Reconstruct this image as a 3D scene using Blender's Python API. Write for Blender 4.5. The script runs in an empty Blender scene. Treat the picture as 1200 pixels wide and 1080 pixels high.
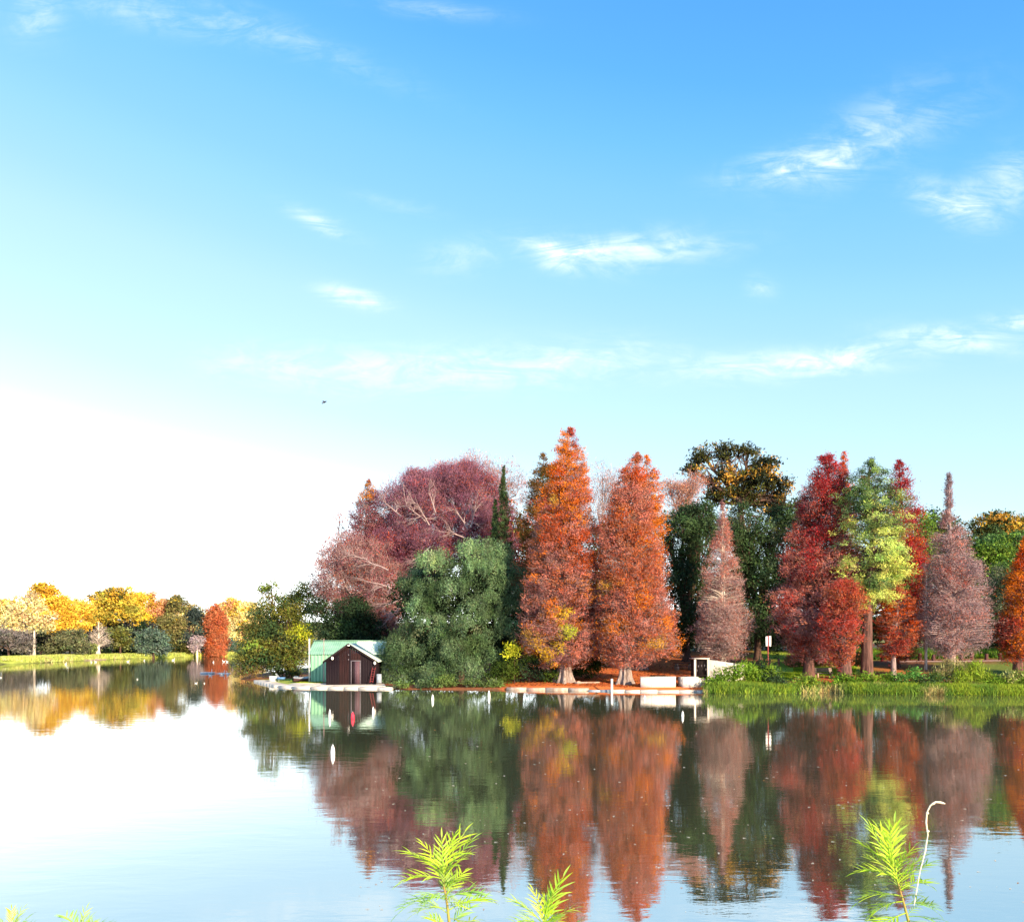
import bpy, math, random
import numpy as np

rad = math.radians
scene = bpy.context.scene
COL = scene.collection

# ------------------------------------------------------------------ camera
CAM_Z = 4.6          # eye height above the lake
F = 1000.0           # focal length in photo pixels (photo 1200 x 1080)
HORIZON = 750.0      # photo row of the horizon
cam_data = bpy.data.cameras.new('camera')
cam_data.sensor_width = 36.0
cam_data.lens = 36.0 * F / 1200.0
cam_data.shift_y = (HORIZON - 540.0) / 1200.0
cam_data.clip_start = 0.05
cam_data.clip_end = 9000.0
cam = bpy.data.objects.new('camera', cam_data)
cam.location = (0, 0, CAM_Z)
cam.rotation_euler = (rad(90), 0, 0)
COL.objects.link(cam)
scene.camera = cam

# ------------------------------------------------------------------ light
SUN_EL, SUN_AZ = 19.0, 144.0        # azimuth clockwise from +y (view direction): behind the camera on the right
sd = (math.sin(rad(SUN_AZ)) * math.cos(rad(SUN_EL)), math.cos(rad(SUN_AZ)) * math.cos(rad(SUN_EL)), math.sin(rad(SUN_EL)))
sun_data = bpy.data.lights.new('sun', 'SUN')
sun_data.energy = 4.6
sun_data.angle = rad(0.6)
sun_data.color = (1.0, 0.78, 0.50)
sun = bpy.data.objects.new('sun', sun_data)
from mathutils import Vector
sun.rotation_euler = Vector(sd).to_track_quat('Z', 'Y').to_euler()
COL.objects.link(sun)

scene.view_settings.view_transform = 'Standard'
scene.view_settings.look = 'None'
scene.view_settings.gamma = 1.0
scene.view_settings.use_curve_mapping = False
scene.view_settings.exposure = 1.5
scene.cycles.max_bounces = 6
scene.cycles.diffuse_bounces = 3
scene.cycles.glossy_bounces = 3
scene.cycles.transmission_bounces = 3
scene.cycles.transparent_max_bounces = 6
scene.cycles.use_denoising = True
scene.cycles.sample_clamp_indirect = 6.0

# ------------------------------------------------------------------ node helpers
class NT:
    def __init__(self, tree):
        self.t = tree
    def n(self, typ, **kw):
        nd = self.t.nodes.new(typ)
        for k, v in kw.items():
            setattr(nd, k, v)
        return nd
    def put(self, sock, v):
        if v is None:
            return
        if isinstance(v, bpy.types.NodeSocket):
            self.t.links.new(v, sock)
        elif isinstance(v, (tuple, list)) and len(v) == 3 and sock.type == 'RGBA':
            sock.default_value = (*v, 1)
        else:
            sock.default_value = v
    def m(self, op, a, b=None, c=None, clamp=False):
        nd = self.n('ShaderNodeMath', operation=op, use_clamp=clamp)
        for i, v in enumerate((a, b, c)):
            self.put(nd.inputs[i], v)
        return nd.outputs[0]
    def mix(self, f, a, b, blend='MIX'):
        nd = self.n('ShaderNodeMix', data_type='RGBA', blend_type=blend)
        self.put(nd.inputs[0], f); self.put(nd.inputs[6], a); self.put(nd.inputs[7], b)
        return nd.outputs[2]
    def ramp(self, f, stops, interp='LINEAR'):
        nd = self.n('ShaderNodeValToRGB')
        r = nd.color_ramp; r.interpolation = interp
        while len(r.elements) < len(stops):
            r.elements.new(0.5)
        for e, (p, c) in zip(r.elements, stops):
            e.position = p
            e.color = (*c, 1) if len(c) == 3 else c
        self.put(nd.inputs[0], f)
        return nd.outputs[0]
    def noise(self, vec, scale, detail=3, rough=0.5, dist=0.0):
        nd = self.n('ShaderNodeTexNoise')
        self.put(nd.inputs['Vector'], vec)
        nd.inputs['Scale'].default_value = scale
        nd.inputs['Detail'].default_value = detail
        nd.inputs['Roughness'].default_value = rough
        nd.inputs['Distortion'].default_value = dist
        return nd.outputs[0]
    def mapping(self, vec, scale=(1, 1, 1), loc=(0, 0, 0), rot=(0, 0, 0)):
        nd = self.n('ShaderNodeMapping')
        self.put(nd.inputs['Vector'], vec)
        nd.inputs['Scale'].default_value = scale
        nd.inputs['Location'].default_value = loc
        nd.inputs['Rotation'].default_value = rot
        return nd.outputs[0]
    def smooth(self, v, a, b):
        nd = self.n('ShaderNodeMapRange', interpolation_type='SMOOTHSTEP')
        self.put(nd.inputs[0], v)
        nd.inputs[1].default_value = a; nd.inputs[2].default_value = b
        return nd.outputs[0]

# ------------------------------------------------------------------ sky
world = bpy.data.worlds.new('World')
scene.world = world
world.use_nodes = True
world.node_tree.nodes.clear()
W = NT(world.node_tree)
geo = W.n('ShaderNodeTexCoord')
sep = W.n('ShaderNodeSeparateXYZ'); W.put(sep.inputs[0], geo.outputs['Generated'])
dx, dy, dz = sep.outputs
sky = W.n('ShaderNodeTexSky', sky_type='NISHITA', sun_disc=False)
sky.sun_elevation = rad(SUN_EL)
sky.sun_rotation = rad(SUN_AZ)
sky.air_density = 1.0; sky.dust_density = 0.6; sky.ozone_density = 2.0
SKY_STRENGTH = 0.15
hs = W.n('ShaderNodeHueSaturation')
hs.inputs['Saturation'].default_value = 1.1
hs.inputs['Value'].default_value = 1.0
W.put(hs.inputs['Color'], sky.outputs[0])
# a thin bright veil over the clear sky, boosted low down as added fill light: whitest near the horizon and towards the left of the view
s = W.m('ADD', dz, W.m('MULTIPLY', dx, 0.17))
EXPO = 2.0 ** scene.view_settings.exposure
VEIL = [(0.0, (3.6, 3.8, 3.9)), (0.06, (2.5, 2.7, 2.8)), (0.12, (1.35, 1.6, 1.7)), (0.17, (.93, 1.20, 1.3)), (.22, (.74, 1.03, 1.15)), (.28, (.64, .945, 1.12)), (.33, (.56, .885, 1.10)), (.37, (.445, .81, 1.08)),
        (.41, (.365, .765, 1.07)), (.44, (.30, .705, 1.06)), (.48, (.245, .66, 1.05)), (.52, (.175, .595, 1.05)), (.57, (.113, .50, 1.03)), (.63, (.085, .425, 1.0)), (.80, (.06, .33, .85)), (1.0, (.05, .28, .75))]  # lowest stops raised to light the scene and whiten the water
rp = W.ramp(W.m('MAXIMUM', s, 0.0), [(t_, tuple(c_ / 4.2 for c_ in cc)) for t_, cc in VEIL])
sc_ = W.n('ShaderNodeVectorMath', operation='SCALE'); W.put(sc_.inputs[0], rp); sc_.inputs['Scale'].default_value = 4.2 / EXPO / SKY_STRENGTH
col = W.mix(.84, hs.outputs[0], sc_.outputs[0])
# cirrus wisps, fixed in the sky: direction (u, v) = (x/y, z/y)
yy = W.m('MAXIMUM', dy, 0.05)
u = W.m('DIVIDE', dx, yy); v = W.m('DIVIDE', dz, yy)
front = W.smooth(dy, 0.1, 0.3)
comb = W.n('ShaderNodeCombineXYZ'); W.put(comb.inputs[0], u); W.put(comb.inputs[1], v)
fib = W.noise(W.mapping(comb.outputs[0], scale=(8, 34, 1), rot=(0, 0, rad(-12))), 1.0, 8, 0.68, 1.6)
fib2 = W.noise(W.mapping(comb.outputs[0], scale=(22, 34, 1), rot=(0, 0, rad(35))), 1.0, 5, 0.6, 0.8)
fibm = W.m('MULTIPLY', W.smooth(fib, 0.28, 0.66), W.m('ADD', W.m('MULTIPLY', W.smooth(fib2, 0.32, 0.66), 0.75), 0.25))
def wisp(px, py, rx, ry, tilt, amp):
    """A soft patch of cirrus around one direction of the sky."""
    cu, cv = (px - 600) / F, (HORIZON - py) / F
    a = rad(tilt); ca, sa = math.cos(a), math.sin(a)
    du = W.m('SUBTRACT', u, cu); dv = W.m('SUBTRACT', v, cv)
    p = W.m('ADD', W.m('MULTIPLY', du, ca / (rx / F)), W.m('MULTIPLY', dv, sa / (rx / F)))
    q = W.m('ADD', W.m('MULTIPLY', du, -sa / (ry / F)), W.m('MULTIPLY', dv, ca / (ry / F)))
    r2 = W.m('ADD', W.m('MULTIPLY', p, p), W.m('MULTIPLY', q, q))
    return W.m('MULTIPLY', W.m('EXPONENT', W.m('MULTIPLY', r2, -1.0)), amp * .56)
total = None
for args in [(925, 196, 62, 16, 10, 1.5), (1000, 172, 70, 30, 28, .75), (1075, 135, 80, 36, 20, .35),
             (1120, 238, 48, 18, -18, 1.3), (1180, 215, 55, 28, 30, .8),
             (660, 298, 46, 15, -14, 2.3), (745, 292, 90, 18, 4, 1.3), (890, 337, 16, 12, -10, .7),
             (378, 262, 36, 9, -24, 1.3), (415, 349, 34, 10, -14, 1.7), (460, 238, 40, 8, -12, .45),
             (540, 300, 40, 18, 10, .5), (920, 427, 120, 15, 3, 1.2), (1010, 414, 80, 13, 10, 1.1),
             (1125, 398, 70, 13, -6, 1.3), (1190, 378, 30, 10, 0, 1.5), (600, 428, 150, 24, 2, .85), (690, 420, 60, 14, 10, .9),
             (430, 435, 110, 24, 0, .8), (300, 425, 70, 22, 0, .5), (40, 20, 30, 26, -55, .7), (170, 14, 120, 18, -12, .55),
             (330, 40, 140, 16, -22, .35), (510, 12, 70, 10, -5, .4)]:
    w = wisp(*args)
    total = w if total is None else W.m('ADD', total, w)
wf = W.m('MULTIPLY', W.m('MULTIPLY', total, fibm), front, clamp=True)
col = W.mix(wf, col, tuple(v / SKY_STRENGTH for v in (.47, .50, .50)))
bg = W.n('ShaderNodeBackground'); W.put(bg.inputs[0], col); bg.inputs[1].default_value = SKY_STRENGTH
wo = W.n('ShaderNodeOutputWorld'); W.t.links.new(bg.outputs[0], wo.inputs[0])

# ------------------------------------------------------------------ materials
def new_mat(name):
    m = bpy.data.materials.new(name); m.use_nodes = True
    m.node_tree.nodes.clear()
    return m, NT(m.node_tree)

def finish(T, shader):
    o = T.n('ShaderNodeOutputMaterial'); T.t.links.new(shader, o.inputs[0])

def principled(T, color, rough=0.7, metallic=0.0, normal=None, spec=None):
    p = T.n('ShaderNodeBsdfPrincipled')
    T.put(p.inputs['Base Color'], color); T.put(p.inputs['Roughness'], rough)
    p.inputs['Metallic'].default_value = metallic
    if spec is not None:
        p.inputs['Specular IOR Level'].default_value = spec
    if normal is not None:
        T.put(p.inputs['Normal'], normal)
    return p.outputs[0]

def mottled(name, c1, c2, scale=3.0, rough=0.8, bump=0.0, stretch=(1, 1, 1), metallic=0.0, detail=5, spec=.2):
    """Two-tone noisy surface in object space."""
    m, T = new_mat(name)
    tc = T.n('ShaderNodeTexCoord').outputs['Object']
    vec = T.mapping(tc, scale=stretch)
    n = T.noise(vec, scale, detail, 0.6)
    col = T.mix(T.smooth(n, 0.3, 0.7), c1, c2)
    nrm = None
    if bump:
        b = T.n('ShaderNodeBump'); b.inputs['Strength'].default_value = bump; b.inputs['Distance'].default_value = 0.05
        T.put(b.inputs['Height'], T.noise(vec, scale * 2.3, 4, 0.6)); nrm = b.outputs[0]
    finish(T, principled(T, col, rough, metallic, nrm, spec))
    return m

def leaf_material(name, trans=0.32):
    m, T = new_mat(name)
    a = T.n('ShaderNodeAttribute', attribute_name='leaf_color')
    d = T.n('ShaderNodeBsdfDiffuse'); T.put(d.inputs[0], a.outputs['Color'])
    t = T.n('ShaderNodeBsdfTranslucent'); T.put(t.inputs[0], a.outputs['Color'])
    mx = T.n('ShaderNodeMixShader'); mx.inputs[0].default_value = trans
    T.t.links.new(d.outputs[0], mx.inputs[1]); T.t.links.new(t.outputs[0], mx.inputs[2])
    finish(T, mx.outputs[0])
    return m

M = {}
M['leaf'] = leaf_material('foliage')
M['bark_grey'] = mottled('grey_bark', (.36, .30, .29), (.10, .07, .065), 2.2, .9, 1.0, (3.4, 3.4, .28))
M['bark_brown'] = mottled('brown_bark', (.13, .075, .06), (.05, .03, .026), 2.2, .9, .6, (3, 3, .35))
M['bark_red'] = mottled('reddish_bark', (.17, .085, .075), (.045, .025, .024), 2.2, .9, 1.0, (3.4, 3.4, .28))
M['bark_pale'] = mottled('pale_bark', (.62, .56, .52), (.36, .30, .28), 1.6, .85, .4, (2, 2, .5))
M['bark_mauve'] = mottled('mauve_bark', (.36, .27, .28), (.20, .14, .15), 2.0, .9, .4, (3, 3, .4))
M['concrete'] = mottled('pale_concrete', (.58, .55, .52), (.42, .38, .35), 1.3, .85, .3)
M['white_wall'] = mottled('whitewashed_wall', (.84, .82, .79), (.60, .50, .42), .9, .8, .25)
M['stone'] = mottled('kerb_stone', (.44, .37, .33), (.24, .17, .14), 2.5, .9, .5)
M['pink_stone'] = mottled('pinkish_stone', (.50, .34, .29), (.34, .20, .16), 2.5, .9, .5)
M['white_paint'] = mottled('white_paint', (.82, .82, .82), (.70, .70, .69), 4, .45, 0)
M['green_sheet'] = mottled('green_painted_sheet', (.19, .42, .29), (.15, .33, .23), 1.5, .5, .0, (1, 1, .3))
M['green_roof'] = mottled('weathered_green_roof', (.24, .44, .34), (.17, .34, .26), 1.1, .5, .0, (.6, 1, 1))
M['lit_roof'] = mottled('sky_lit_roof', (.64, .80, .71), (.52, .70, .60), 1.1, .5, .0, (.6, 1, 1))  # brightness of the lit right-hand slope is put into this colour
M['dark_plank'] = mottled('dark_stained_plank', (.009, .0035, .0075), (.005, .002, .0055), 2.5, .75, .3, (4, 4, .3))
M['brown_plank'] = mottled('weathered_brown_plank', (.028, .009, .010), (.010, .004, .006), 2.5, .8, .4, (5, 5, .35))
M['mauve_plank'] = mottled('faded_mauve_plank', (.11, .055, .075), (.075, .038, .052), 2.5, .7, .3, (5, 5, .35))
M['grey_paint'] = mottled('bluish_grey_paint', (.34, .38, .45), (.24, .28, .34), 3, .6, 0)
M['trim'] = mottled('pale_trim', (.17, .15, .18), (.10, .09, .12), 3, .7, 0)
M['black'] = mottled('black_shadowed_timber', (.02, .012, .016), (.012, .008, .010), 3, .8, 0)
M['red_paint'] = mottled('dull_red_paint', (.22, .035, .04), (.14, .025, .03), 4, .6, 0)
M['bright_red'] = mottled('bright_red_plastic', (.62, .03, .07), (.50, .02, .05), 4, .45, 0)
M['blue'] = mottled('blue_plastic', (.10, .22, .48), (.07, .16, .36), 4, .5, 0)
M['bench_wood'] = mottled('weathered_bench_wood', (.32, .27, .26), (.20, .15, .15), 3, .8, .3, (.4, 3, 3))
M['stump_wood'] = mottled('dark_post_wood', (.12, .05, .05), (.06, .03, .03), 3, .9, .3, (3, 3, .5))
M['post_wood'] = mottled('reddish_post_wood', (.34, .17, .13), (.20, .09, .07), 3, .9, .3, (3, 3, .5))
M['boat'] = mottled('dark_boat_hull', (.10, .05, .06), (.05, .03, .04), 3, .6, 0)
M['tarp'] = mottled('grey_boat_cover', (.36, .38, .42), (.25, .27, .30), 3, .7, .2)
M['feather'] = mottled('white_feathers', (.82, .81, .79), (.70, .69, .66), 6, .8, 0)
M['beak'] = mottled('orange_beak', (.70, .28, .04), (.6, .22, .03), 6, .5, 0)
M['dark_feather'] = mottled('dark_feathers', (.06, .06, .08), (.03, .03, .045), 6, .8, 0)
M['stalk'] = mottled('dry_white_stalk', (.78, .72, .62), (.62, .55, .45), 30, .8, 0)
M['stem'] = mottled('reddish_green_stem', (.30, .16, .06), (.22, .24, .05), 18, .6, 0, (1, 1, .6))

def make_terrain_material():
    m, T = new_mat('ground_cover')
    a = T.n('ShaderNodeAttribute', attribute_name='cover')
    tc = T.n('ShaderNodeTexCoord').outputs['Object']
    n1 = T.noise(tc, 0.35, 5, 0.6); n2 = T.noise(tc, 3.5, 4, 0.65)
    f = T.m('ADD', T.m('MULTIPLY', n1, 0.9), T.m('MULTIPLY', n2, 0.7))
    g = T.m('ADD', T.m('MULTIPLY', T.m('SUBTRACT', f, 0.8), 1.1), 1.0)
    hv = T.n('ShaderNodeVectorMath', operation='SCALE')
    T.put(hv.inputs[0], a.outputs['Color']); T.put(hv.inputs['Scale'], g)
    b = T.n('ShaderNodeBump'); b.inputs['Strength'].default_value = 0.7; b.inputs['Distance'].default_value = 0.12
    T.put(b.inputs['Height'], n2)
    finish(T, principled(T, hv.outputs[0], .95, 0, b.outputs[0], .2))
    return m
M['terrain'] = make_terrain_material()

def make_water():
    m, T = new_mat('lake_water')
    pos = T.n('ShaderNodeTexCoord').outputs['Object']
    w1 = T.noise(T.mapping(pos, scale=(.55, 1.3, 1)), 1.0, 3, 0.5, 0.4)
    w2 = T.noise(T.mapping(pos, scale=(2.2, 5.0, 1), rot=(0, 0, .15)), 1.0, 3, 0.55)
    calm = T.smooth(T.noise(T.mapping(pos, scale=(.02, .05, 1)), 1.0, 2, .5), .35, .65)
    h = T.m('ADD', T.m('MULTIPLY', w1, 1.0), T.m('MULTIPLY', w2, T.m('ADD', .18, T.m('MULTIPLY', calm, .2))))
    b = T.n('ShaderNodeBump'); b.inputs['Strength'].default_value = 1.0; b.inputs['Distance'].default_value = WATER_RELIEF
    T.put(b.inputs['Height'], h)
    p = T.n('ShaderNodeBsdfPrincipled')
    p.inputs['Base Color'].default_value = (.080, .088, .050, 1)
    p.inputs['Roughness'].default_value = 0.015
    p.inputs['IOR'].default_value = 12.0
    T.put(p.inputs['Normal'], b.outputs[0])
    finish(T, p.outputs[0])
    return m
WATER_RELIEF = 0.0042
M['water'] = make_water()

# ------------------------------------------------------------------ geometry helpers
def px_x(px, D):
    return (px - 600.0) / F * D
def px_z(py, D):
    return CAM_Z + (HORIZON - py) / F * D

def hash3(ix, iy, iz, seed):
    h = (ix.astype(np.int64) * 374761393 + iy.astype(np.int64) * 668265263 + iz.astype(np.int64) * 2147483647 + seed * 1274126177) & 0x7fffffff
    h = (h ^ (h >> 13)) * 1274126177 & 0x7fffffff
    h = h ^ (h >> 16)
    return (h & 0xffff) / 65535.0
def vnoise(p, scale, seed=0):
    """Smooth value noise in 0..1 at points p (n,3)."""
    q = np.asarray(p, float) * scale
    i = np.floor(q).astype(np.int64); f = q - i
    f = f * f * (3 - 2 * f)
    r = 0
    for a in (0, 1):
        for b in (0, 1):
            for c in (0, 1):
                w = (f[:, 0] if a else 1 - f[:, 0]) * (f[:, 1] if b else 1 - f[:, 1]) * (f[:, 2] if c else 1 - f[:, 2])
                r = r + w * hash3(i[:, 0] + a, i[:, 1] + b, i[:, 2] + c, seed)
    return r

def norm(v):
    return v / np.maximum(np.linalg.norm(v, axis=-1, keepdims=True), 1e-9)

class Acc:
    """Collects vertices and faces for one mesh."""
    def __init__(self):
        self.v = []; self.f = []; self.c = []; self.nv = 0
    def add(self, verts, faces, color=None):
        verts = np.asarray(verts, float).reshape(-1, 3); faces = np.asarray(faces, np.int64)
        if len(verts) == 0:
            return self
        self.v.append(verts); self.f.append(faces + self.nv)
        if color is None:
            color = np.ones((len(verts), 3))
        color = np.asarray(color, float)
        if color.ndim == 1:
            color = np.tile(color, (len(verts), 1))
        self.c.append(color); self.nv += len(verts)
        return self
    def mesh(self, name, mat, attr=None, smooth=False):
        me = bpy.data.meshes.new(name)
        v = np.concatenate(self.v)
        me.vertices.add(len(v)); me.vertices.foreach_set('co', v.ravel().astype(np.float32))
        idx = np.concatenate([f.ravel() for f in self.f])
        tot = np.concatenate([np.full(len(f), f.shape[1]) for f in self.f])
        start = np.concatenate([[0], np.cumsum(tot)[:-1]])
        me.loops.add(len(idx)); me.loops.foreach_set('vertex_index', idx.astype(np.int32))
        me.polygons.add(len(tot)); me.polygons.foreach_set('loop_start', start.astype(np.int32))
        if smooth:
            me.polygons.foreach_set('use_smooth', np.ones(len(tot), bool))
        if attr:
            at = me.attributes.new(attr, 'FLOAT_COLOR', 'POINT')
            c = np.concatenate(self.c)
            at.data.foreach_set('color', np.concatenate([c, np.ones((len(c), 1))], 1).ravel().astype(np.float32))
        me.update(calc_edges=True)
        me.materials.append(mat)
        return me
    def obj(self, name, mat, parent=None, attr=None, smooth=False, loc=None):
        o = bpy.data.objects.new(name, self.mesh(name, mat, attr, smooth))
        COL.objects.link(o)
        if parent:
            o.parent = parent
        if loc is not None:
            o.location = loc
        return o
    def box(self, c, size, rz=0.0, taper=1.0, tilt=None):
        x, y, z = (s / 2 for s in size)
        v = np.array([[-x, -y, -z], [x, -y, -z], [x, y, -z], [-x, y, -z],
                      [-x * taper, -y * taper, z], [x * taper, -y * taper, z], [x * taper, y * taper, z], [-x * taper, y * taper, z]])
        if tilt is not None:
            v = v @ np.asarray(tilt).T
        if rz:
            ca, sa = math.cos(rz), math.sin(rz)
            v = v @ np.array([[ca, -sa, 0], [sa, ca, 0], [0, 0, 1]]).T
        f = [[0, 3, 2, 1], [4, 5, 6, 7], [0, 1, 5, 4], [1, 2, 6, 5], [2, 3, 7, 6], [3, 0, 4, 7]]
        return self.add(v + np.asarray(c, float), f)
    def tubes(self, P0, P1, r0, r1, k=4, color=None):
        """n straight tapered tubes."""
        P0 = np.asarray(P0, float).reshape(-1, 3); P1 = np.asarray(P1, float).reshape(-1, 3); n = len(P0)
        if n == 0:
            return self
        d = norm(P1 - P0)
        ref = np.where(np.abs(d[:, 2:3]) > .9, np.array([[1., 0, 0]]), np.array([[0, 0, 1.]]))
        a = norm(np.cross(d, ref)); b = np.cross(d, a)
        th = np.arange(k) * 2 * math.pi / k
        ring = a[:, None, :] * np.cos(th)[None, :, None] + b[:, None, :] * np.sin(th)[None, :, None]
        r0 = np.broadcast_to(np.asarray(r0, float), (n,)); r1 = np.broadcast_to(np.asarray(r1, float), (n,))
        V = np.concatenate([P0[:, None] + ring * r0[:, None, None], P1[:, None] + ring * r1[:, None, None]], 1).reshape(-1, 3)
        j = np.arange(k); jn = (j + 1) % k
        q = np.stack([j, jn, jn + k, j + k], 1)
        Fc = (q[None] + (np.arange(n) * 2 * k)[:, None, None]).reshape(-1, 4)
        col = None if color is None else np.repeat(np.broadcast_to(color, (n, 3)), 2 * k, 0)
        return self.add(V, Fc, col)
    def lathe(self, path, radii, k=12, flute=0.0, nfl=7, phase=0.0, cap=True):
        """Rings along a path; flute makes buttresses, strongest at the bottom."""
        path = np.asarray(path, float); n = len(path)
        th = np.arange(k) * 2 * math.pi / k
        V = []
        for i in range(n):
            fl = flute * (1 - i / (n - 1)) ** 1.5
            r = radii[i] * (1 + fl * np.cos(nfl * th + phase) + fl * .5 * np.cos((nfl - 3) * th + 2.1 * phase + 1))
            V.append(path[i] + np.stack([r * np.cos(th), r * np.sin(th), np.zeros(k)], 1))
        Fc = []
        for i in range(n - 1):
            for j in range(k):
                Fc.append([i * k + j, i * k + (j + 1) % k, (i + 1) * k + (j + 1) % k, (i + 1) * k + j])
        self.add(np.concatenate(V), Fc)
        if cap:
            tri = [[0, j, j + 1] for j in range(1, k - 1)]
            self.add(V[-1], tri); self.add(V[0][::-1], tri)
        return self
    def pipe(self, pts, radii, k=6):
        pts = np.asarray(pts, float); n = len(pts)
        radii = np.broadcast_to(np.asarray(radii, float), (n,))
        t = np.gradient(pts, axis=0); t = norm(t)
        a = np.cross(t[0], [0.3, 0.2, 1.0] if abs(t[0][2]) < .9 else [1., 0, 0]); a = a / np.linalg.norm(a)
        V = []
        th = np.arange(k) * 2 * math.pi / k
        for i in range(n):
            a = a - t[i] * np.dot(a, t[i]); a = a / np.linalg.norm(a)
            b = np.cross(t[i], a)
            V.append(pts[i] + radii[i] * (np.cos(th)[:, None] * a + np.sin(th)[:, None] * b))
        Fc = [[i * k + j, i * k + (j + 1) % k, (i + 1) * k + (j + 1) % k, (i + 1) * k + j] for i in range(n - 1) for j in range(k)]
        self.add(np.concatenate(V), Fc)
        tri = [[0, j, j + 1] for j in range(1, k - 1)]
        self.add(V[-1], tri); self.add(V[0][::-1], tri)
        return self
    def sphere(self, c, r, ku=12, kv=8):
        r = np.broadcast_to(np.asarray(r, float), (3,))
        V = []; Fc = []
        for i in range(kv + 1):
            ph = math.pi * i / kv
            for j in range(ku):
                th = 2 * math.pi * j / ku
                V.append([math.sin(ph) * math.cos(th), math.sin(ph) * math.sin(th), -math.cos(ph)])
        for i in range(kv):
            for j in range(ku):
                Fc.append([i * ku + j, i * ku + (j + 1) % ku, (i + 1) * ku + (j + 1) % ku, (i + 1) * ku + j])
        return self.add(np.array(V) * r + np.asarray(c, float), Fc)
    def leaves(self, C, Dv, Nv, L, Wd, color, quad=False):
        """Pointed leaves at C along Dv (three-cornered, or diamonds); Nv a rough normal."""
        n = len(C)
        if n == 0:
            return self
        Dv = norm(Dv); S = norm(np.cross(Dv, Nv)); U = np.cross(S, Dv)
        L = np.broadcast_to(np.asarray(L, float), (n,))[:, None]; Wd = np.broadcast_to(np.asarray(Wd, float), (n,))[:, None]
        if not quad:
            k = ((np.arange(n) % 7) - 3)[:, None] * .12
            V = np.stack([C - Dv * L * .5 + S * Wd * (k + .5), C - Dv * L * .38 + S * Wd * (k - .5), C + Dv * L * .55], 1).reshape(-1, 3)
            return self.add(V, np.arange(n * 3).reshape(-1, 3), np.repeat(color, 3, 0))
        V = np.stack([C - Dv * L / 2, C + S * Wd / 2 + U * Wd * .18 - Dv * L * .08, C + Dv * L / 2, C - S * Wd / 2 + U * Wd * .18 - Dv * L * .08], 1).reshape(-1, 3)
        return self.add(V, np.arange(n * 4).reshape(-1, 4), np.repeat(color, 4, 0))

def empty(name, loc, label, cat, group=None, kind=None):
    o = bpy.data.objects.new(name, None)
    o.empty_display_size = 0.2
    o.location = loc
    COL.objects.link(o)
    return tag(o, label, cat, group, kind)
def tag(o, label=None, cat=None, group=None, kind=None):
    if label: o['label'] = label
    if cat: o['category'] = cat
    if group: o['group'] = group
    if kind: o['kind'] = kind
    return o

# ------------------------------------------------------------------ terrain
def P(px, D):
    return (px_x(px, D), D)
NEAR = [P(288, 112), P(281, 101), P(287, 98), P(305, 95.5), P(313, 91), P(330, 84.5), P(360, 82.4), P(400, 81.6), P(460, 80.6), P(520, 79.6), P(590, 79.5), P(650, 78.6), P(700, 77.6), P(740, 76.6), P(823, 76.4),
        P(828, 74), P(870, 73.4), P(905, 73.6), P(940, 74.2), P(972, 74.8), P(1000, 73.6), P(1040, 72.9), P(1100, 72.3), P(1150, 71.5), P(1200, 71), P(1300, 70), (80, 68), (150, 60), (420, 70),
        (420, 420), (-20, 420), (-18, 300), (-30, 190), (-34, 140)]
FAR = [(-420, 90), (-190, 138), P(-60, 156), P(0, 163), P(30, 170), P(60, 178), P(90, 190), P(110, 198), P(150, 214), P(200, 228), P(240, 242), P(280, 252), P(330, 268), (-20, 300), (0, 400), (420, 415),
       (2500, 700), (2500, 4000), (-3500, 4000), (-3500, 200)]
CAMB = [(-500, 7.0), (-60, 8.0), (-20, 8.8), (-6, 9.2), (0, 9.0), (7, 9.5), (20, 8.6), (60, 9), (500, 8), (500, -300), (-500, -300)]
def poly_sd(poly, X, Y):
    """Signed distance to a polygon, positive inside."""
    p = np.array(poly, float); d2 = np.full(X.shape, 1e18); ins = np.zeros(X.shape, bool)
    for i in range(len(p)):
        a = p[i]; b = p[(i + 1) % len(p)]
        e = b - a
        t = np.clip(((X - a[0]) * e[0] + (Y - a[1]) * e[1]) / (e @ e), 0, 1)
        d2 = np.minimum(d2, (X - a[0] - t * e[0]) ** 2 + (Y - a[1] - t * e[1]) ** 2)
        c = (a[1] > Y) != (b[1] > Y)
        ex = e[0] * (Y - a[1]) / (e[1] if abs(e[1]) > 1e-12 else 1e-12) + a[0]
        ins ^= c & (X < ex)
    d = np.sqrt(d2)
    return np.where(ins, d, -d)
def sstep(a, b, x):
    t = np.clip((x - a) / (b - a), 0, 1); return t * t * (3 - 2 * t)
def bank(sd, edge, slope, cap):
    """Height over a bank: a steep lip, then a gentle slope."""
    return np.where(sd < 0, np.maximum(sd * 0.8, -2.0), edge * sstep(0, .7, sd) + np.minimum(sd * slope, cap))
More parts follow.
